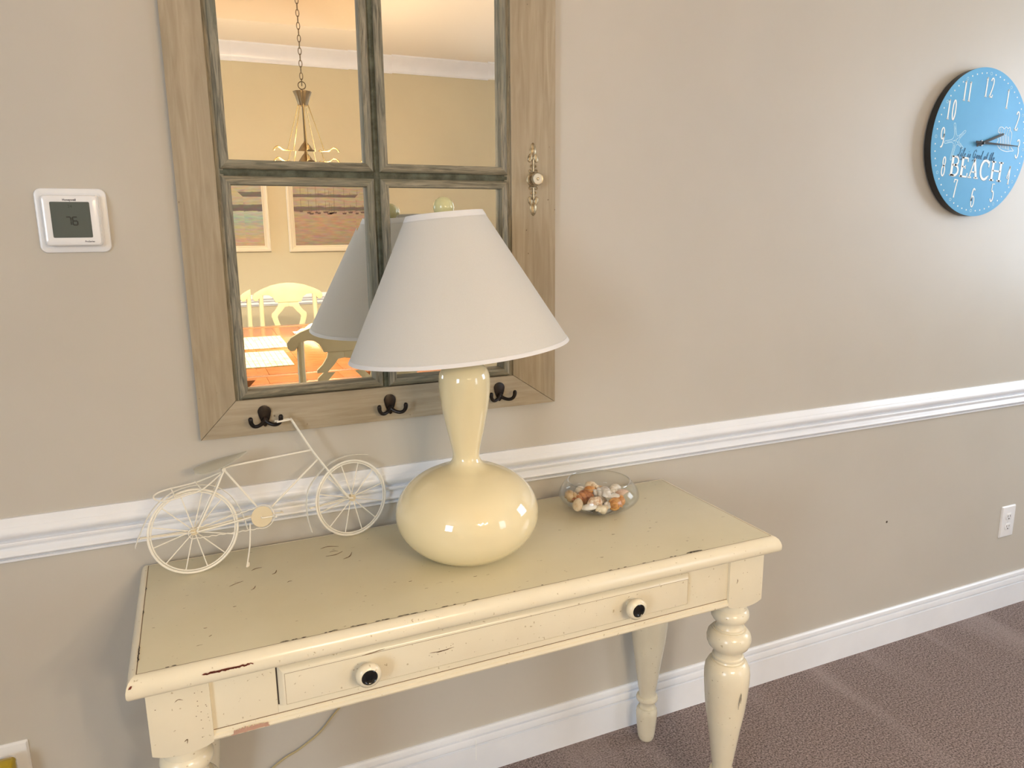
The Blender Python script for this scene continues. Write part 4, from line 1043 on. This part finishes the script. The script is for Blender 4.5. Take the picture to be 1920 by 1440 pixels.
# ------------------------------------------------------------------ dining room behind the camera (seen in the mirror)
DT = tag(empty('dining_table', (.66, -2.80, 0)), 'red-brown polished wooden dining table reflected in the lower left mirror pane', 'dining table')
dx0, dx1, dy0, dy1 = -.53, .53, -.95, .925
for k in range(6):
    a = dx0+(dx1-dx0)*k/6; b_ = dx0+(dx1-dx0)*(k+1)/6
    MB().box(a+.0006, b_-.0006, dy0+.10, dy1-.10, .73, .76).build('top_plank', M['dining_wood'], DT, bevel=.001)
for y0, y1 in ((dy0, dy0+.099), (dy1-.099, dy1)): MB().box(dx0, dx1, y0, y1, .73, .76).build('breadboard_end', M['dining_wood'], DT, bevel=.003)
for (a, b_, c_, d) in ((dx0+.05, dx1-.05, dy0+.06, dy0+.085), (dx0+.05, dx1-.05, dy1-.085, dy1-.06), (dx0+.05, dx0+.075, dy0+.085, dy1-.085), (dx1-.075, dx1-.05, dy0+.085, dy1-.085)):
    MB().box(a, b_, c_, d, .64, .73).build('apron', M['dark_wood'], DT, bevel=.001)
for sx_ in (-1, 1):
    for sy_ in (-1, 1):
        MB().lathe([(.022, 0), (.030, .06), (.024, .10), (.036, .30), (.042, .5), (.030, .56), (.044, .60), (.044, .73)], 24).build('leg', M['dark_wood'], DT, smooth=True, loc=(sx_*.44, -.0125+sy_*.83, 0))
def placemat(x, y, lab):
    t = tag(empty('placemat', (x, y, .76)), lab, 'placemat', 'placemats along the dining table')
    for k in range(12):
        MB().box(-.165+.33*k/12+.001, -.165+.33*(k+1)/12-.001, -.235, .235, .0, .0045).build('woven_strip', M['mat'], t)
placemat(.285, -2.405, 'straw placemat nearest the mirror on the dining table')
placemat(.330, -2.985, 'straw placemat further along the dining table, behind the nearest one')
cl = MB(); n = 20
vs = []; fs = []
for i in range(n+1):
    for j in range(n+1):
        u, v_ = i/n-.5, j/n-.5; r = math.hypot(u, v_)
        vs.append((u*.30, v_*.30, max(.002, .085*(1-2.1*r)+.016*sin(14*u+3)*cos(11*v_)+.012*sin(23*v_+u*9))))
for i in range(n):
    for j in range(n): q = i*(n+1)+j; fs.append((q, q+1, q+n+2, q+n+1))
bm_ = cl.add(vs, fs).build('folded_cloth', M['cloth'], None, smooth=True, angle=70, loc=(.74, -3.20, .762))
tag(bm_, 'crumpled cream cloth lying in the middle of the dining table', 'cloth')
sol = bm_.modifiers.new('thickness', 'SOLIDIFY'); sol.thickness = .003; sol.offset = 1

def chair(x, y, rz, lab):
    """back in the local plane y=0, seat towards -y"""
    t = tag(empty('dining_chair', (x, y, 0), rz), lab, 'dining chair', 'cream dining chairs around the dining table')
    # crest rail with scooped underside and centre plate
    ol = [(-.250, .922), (-.252, .945), (-.235, .968), (-.19, .993), (-.12, 1.020), (-.05, 1.034), (.0, 1.037), (.05, 1.034), (.12, 1.020), (.19, .993), (.235, .968), (.252, .945), (.250, .922), (.236, .908), (.218, .910), (.205, .928), (.19, .944), (.165, .953), (.135, .950), (.110, .932), (.098, .908), (.092, .893), (-.092, .893), (-.098, .908), (-.110, .932), (-.135, .950), (-.165, .953), (-.19, .944), (-.205, .928), (-.218, .910), (-.236, .908)]
    MB().prism(ol, -.0125, .0125, XZ).build('crest_rail', M['chair'], t, bevel=.004)
    # lyre splat
    W1 = [(-.072, .893), (-.078, .868), (-.100, .835), (-.125, .812), (-.128, .790), (-.118, .755), (-.104, .715), (-.090, .68), (-.060, .645), (-.055, .60), (-.070, .52), (-.07, .47)]
    I1 = [(-.028, .858), (-.045, .835), (-.078, .800), (-.084, .785), (-.078, .755), (-.065, .715), (-.045, .690), (0, .675)]
    L1 = W1; mirror_ = lambda P: [(-a, b) for a, b in P][::-1]
    left = [(0, .893)]+L1+[(0, .47), (0, .655)]+I1[::-1][1:]+[(0, .862)]
    for s in (1, -1):
        P = [(s*a, b) for a, b in left]
        MB().prism(P, -.008, .008, XZ).build('splat', M['chair'], t, bevel=.002)
    for s in (-1, 1):
        MB().tube([(s*.215, .035, 0), (s*.205, .0, .44), (s*.196, .0, .70), (s*.192, 0, .948)], [.018, .020, .018, .016], 8).build('leg', M['chair'], t, smooth=True)
        MB().lathe([(.013, 0), (.020, .05), (.016, .09), (.024, .25), (.026, .36), (.020, .39), (.026, .44)], 16).build('leg', M['chair'], t, smooth=True, loc=(s*.20, -.40, 0))
    MB().prism([(-.235, -.43), (.235, -.43), (.215, .0), (-.215, .0)], .440, .470).build('seat', M['chair'], t, bevel=.01)
    MB().box(-.19, .19, -.41, -.385, .38, .44).build('seat_rail', M['chair'], t, bevel=.002); MB().box(-.19, .19, -.012, .012, .38, .44).build('seat_rail', M['chair'], t, bevel=.002)
    return t
chair(.622, -1.735, 0, 'cream chair at the near end of the dining table, its back in shade')
chair(.655, -4.03, PI, 'butter-yellow chair at the far end of the dining table, backed by the wall')

# framed harbour paintings
def painting(name, lab, x0, x1, z0, z1, fw_, kind):
    t = tag(empty(name, ((x0+x1)/2, Y1, (z0+z1)/2)), lab, 'painting')
    w, h = (x1-x0)/2, (z1-z0)/2
    fm = M['white_frame'] if kind < 2 else M['olive']
    for k in range(4):
        O4 = [(-w, -h), (w, -h), (w, h), (-w, h)]; I4 = [(-w+fw_, -h+fw_), (w-fw_, -h+fw_), (w-fw_, h-fw_), (-w+fw_, h-fw_)]
        k2 = (k+1) % 4
        def L(t_, d, k): p, q = O4[k], I4[k]; return (p[0]+(q[0]-p[0])*t_, d, p[1]+(q[1]-p[1])*t_)
        prof = [(0, 0), (0, .018), (.12, .026), (.35, .026), (.45, .020), (.8, .014), (.85, .017), (1, .015), (1, 0)]; n = len(prof)
        vs = [L(a, d, k) for a, d in prof]+[L(a, d, k2) for a, d in prof]
        MB().add(vs, [(j, (j+1) % n, n+(j+1) % n, n+j) for j in range(n)]+[tuple(range(n)), tuple(range(2*n-1, n-1, -1))]).build('frame_side', fm, t, smooth=True, angle=25)
    MB().box(-w+fw_-.003, w-fw_+.003, .002, .010, -h+fw_-.003, h-fw_+.003).build('canvas', M['paint%d' % kind], t)
    return t
def paint_mat(k, stops, ns):
    m = mat('painted_canvas_%d' % k, rough=.5); N, L, b = nodes(m)
    tc = N.new('ShaderNodeTexCoord'); sp_ = N.new('ShaderNodeSeparateXYZ'); L.new(tc.outputs['Object'], sp_.inputs[0])
    mp = N.new('ShaderNodeMapping'); mp.inputs['Scale'].default_value = (3, 1, 16); L.new(tc.outputs['Object'], mp.inputs[0])
    nz = N.new('ShaderNodeTexNoise'); nz.inputs['Scale'].default_value = ns; nz.inputs['Detail'].default_value = 5; L.new(mp.outputs[0], nz.inputs['Vector'])
    ad = N.new('ShaderNodeMath'); ad.operation = 'MULTIPLY_ADD'; ad.inputs[1].default_value = .05; L.new(nz.outputs['Fac'], ad.inputs[0]); L.new(sp_.outputs['Z'], ad.inputs[2])
    mr = N.new('ShaderNodeMapRange'); mr.inputs['From Min'].default_value = -.30; mr.inputs['From Max'].default_value = .36; L.new(ad.outputs[0], mr.inputs['Value'])
    cr = N.new('ShaderNodeValToRGB'); e = cr.color_ramp.elements
    while len(e) < len(stops): e.new(.5)
    for el_, (p, c_) in zip(e, stops): el_.position = p; el_.color = (*c_, 1)
    L.new(mr.outputs[0], cr.inputs[0])
    n2 = N.new('ShaderNodeTexNoise'); n2.inputs['Scale'].default_value = 4; n2.inputs['Detail'].default_value = 4; L.new(mp.outputs[0], n2.inputs['Vector'])
    mx_ = N.new('ShaderNodeMix'); mx_.data_type = 'RGBA'; mx_.blend_type = 'SOFT_LIGHT'; mx_.inputs['Factor'].default_value = .8
    L.new(cr.outputs[0], mx_.inputs['A']); L.new(n2.outputs['Color'], mx_.inputs['B']); L.new(mx_.outputs['Result'], b.inputs['Base Color'])
    M['paint%d' % k] = m
paint_mat(0, [(0, (.50, .30, .18)), (.30, (.38, .36, .28)), (.42, (.28, .40, .36)), (.49, (.42, .45, .36)), (.50, (.10, .09, .10)), (.57, (.11, .10, .10)), (.585, (.40, .37, .28)), (1, (.50, .42, .30))], 3)
paint_mat(1, [(0, (.24, .22, .17)), (.22, (.36, .26, .18)), (.40, (.40, .29, .20)), (.505, (.38, .30, .22)), (.515, (.16, .12, .10)), (.555, (.15, .12, .11)), (.57, (.40, .34, .25)), (1, (.46, .36, .27))], 3)
paint_mat(2, [(0, (.16, .17, .10)), (.5, (.22, .24, .15)), (.8, (.28, .28, .18)), (1, (.30, .28, .18))], 2)
M['olive'] = mat('olive_frame', (.30, .27, .12), .4)
p1 = painting('framed_painting', 'white-framed seascape with a dark shoreline, left one reflected in the lower left mirror pane', -.16, .615, 1.245, 1.870, .047, 0)
p2 = painting('framed_painting', 'white-framed harbour painting with rows of small moored sailboats, right of the plain seascape', .755, 1.530, 1.238, 1.863, .052, 1)
bt = MB(); random.seed(3)
for (bx_, bz_) in ((.845, -.010), (.905, -.022), (.925, -.030), (.965, -.020), (.985, -.026), (1.04, -.018), (1.07, -.030), (1.085, -.026), (1.11, -.022), (1.19, -.028), (1.24, -.02), (1.30, -.03), (1.36, -.022), (1.42, -.028)):
    x_, z_ = bx_+.02-1.1425, bz_+.004+.015; l = random.uniform(.012, .024)
    bt.prism([(x_-l, z_+.006), (x_+l, z_+.008), (x_+l*.7, z_-.006), (x_-l*.7, z_-.006)], -.0106, -.0102, Matrix(((1, 0, 0, 0), (0, 0, -1, 0), (0, 1, 0, 0), (0, 0, 0, 1))))
    bt.box(x_-.0010, x_+.0010, .0102, .0106, z_+.006, z_+random.uniform(.06, .12))
bt.build('painted_boats', mat('boat_paint', (.13, .08, .07), .5), p2)
painting('framed_painting', 'olive-framed dark green picture reflected in the lower right mirror pane', 1.585, 2.30, 1.0, 1.535, .020, 2)

# chandelier over the dining table
ch_ = tag(empty('chandelier', (CH.x, CH.y, H)), 'bronze chandelier on a chain with a fluted cup and lit glass shades', 'chandelier')
TR = 3.05-H
MB().lathe([(.060, TR), (.060, TR-.008), (.045, TR-.022), (.012, TR-.030), (.006, TR-.045)], 28).build('canopy', M['nickel'], ch_, smooth=True)
z = TR-.045; k = 0; ringz = 2.245-H
while z > ringz+.012:
    cz = z-.018
    pts = [((.0085*cos(2*PI*i/20)) if k % 2 == 0 else 0, 0 if k % 2 == 0 else .0085*cos(2*PI*i/20), cz+(.0190*sin(2*PI*i/20))) for i in range(20)]
    MB().tube(pts, .0022, 6, closed=True).build('chain_link', M['nickel'], ch_, smooth=True)
    z -= .0325; k += 1
MB().tube([(.0205*cos(2*PI*i/28), 0, ringz-.022+.0205*sin(2*PI*i/28)) for i in range(28)], .0026, 8, closed=True).build('ring', M['nickel'], ch_, smooth=True)
# fluted cup
vs = []; fs = []; seg_ = 64; pr = [(.044, 2.192), (.048, 2.190), (.046, 2.186), (.036, 2.158), (.028, 2.130), (.026, 2.115), (.010, 2.112), (.010, 2.185)]
for r, z in pr:
    for k in range(seg_):
        a = 2*PI*k/seg_; rr = r*(1+.09*abs(cos(a*5))) if r > .012 else r
        vs.append((rr*cos(a), rr*sin(a), z-H))
for i in range(len(pr)-1):
    for k in range(seg_): k2 = (k+1) % seg_; fs.append((i*seg_+k, i*seg_+k2, (i+1)*seg_+k2, (i+1)*seg_+k))
MB().add(vs, fs+[tuple((len(pr)-1)*seg_+k for k in range(seg_))]).build('fluted_cup', M['nickel'], ch_, smooth=True, angle=50)
MB().tube([(0, 0, ringz-.04), (0, 0, 2.185-H)], .005, 8).build('stem', M['nickel'], ch_, smooth=True)
MB().lathe([(.0070, 2.112-H), (.0065, 1.930-H), (.010, 1.918-H), (.022, 1.905-H), (.040, 1.878-H), (.050, 1.860-H), (.046, 1.850-H), (.020, 1.830-H), (.010, 1.800-H), (.003, 1.795-H)], 32).build('column', M['nickel'], ch_, smooth=True, angle=50)
for k in range(5):
    a = 2*PI*k/5+.38; c_, s_ = cos(a), sin(a)
    def q(r, z): return (r*c_, r*s_, z-H)
    MB().tube([q(.028, 2.122), q(.105, 1.875)], .0028, 8).build('support_rod', M['gold'], ch_, smooth=True)
    MB().tube(smooth_path([q(.04, 1.856), q(.09, 1.868), (q(.13, 1.872)), q(.16, 1.888), q(.185, 1.872), q(.20, 1.84), q(.245, 1.815), q(.29, 1.83), q(.30, 1.845)], 5), .0050, 9).build('arm', M['gold'], ch_, smooth=True)
    cup = MB().lathe([(.006, 1.855-H), (.020, 1.850-H), (.024, 1.835-H), (.018, 1.826-H)], 20, T(.30*c_, .30*s_, 0)).build('socket_cup', M['nickel'], ch_, smooth=True)
    MB().lathe([(.024, 1.832-H), (.040, 1.805-H), (.052, 1.765-H), (.058, 1.735-H), (.056, 1.735-H), (.050, 1.765-H), (.038, 1.803-H), (.022, 1.829-H)], 28, T(.30*c_, .30*s_, 0), cap0=False, cap1=False).build('glass_shade', M['frosted'], cup, smooth=True)
    l = bpy.data.lights.new('bulb', 'POINT'); l.energy = BULB_POWER; l.color = BULB_COL; l.shadow_soft_size = .022
    lo = bpy.data.objects.new('bulb', l); C.objects.link(lo); lo.location = (CH.x+.30*c_, CH.y+.30*s_, 1.765)

# every thing's origin sits where it stands; nothing below is left unparented
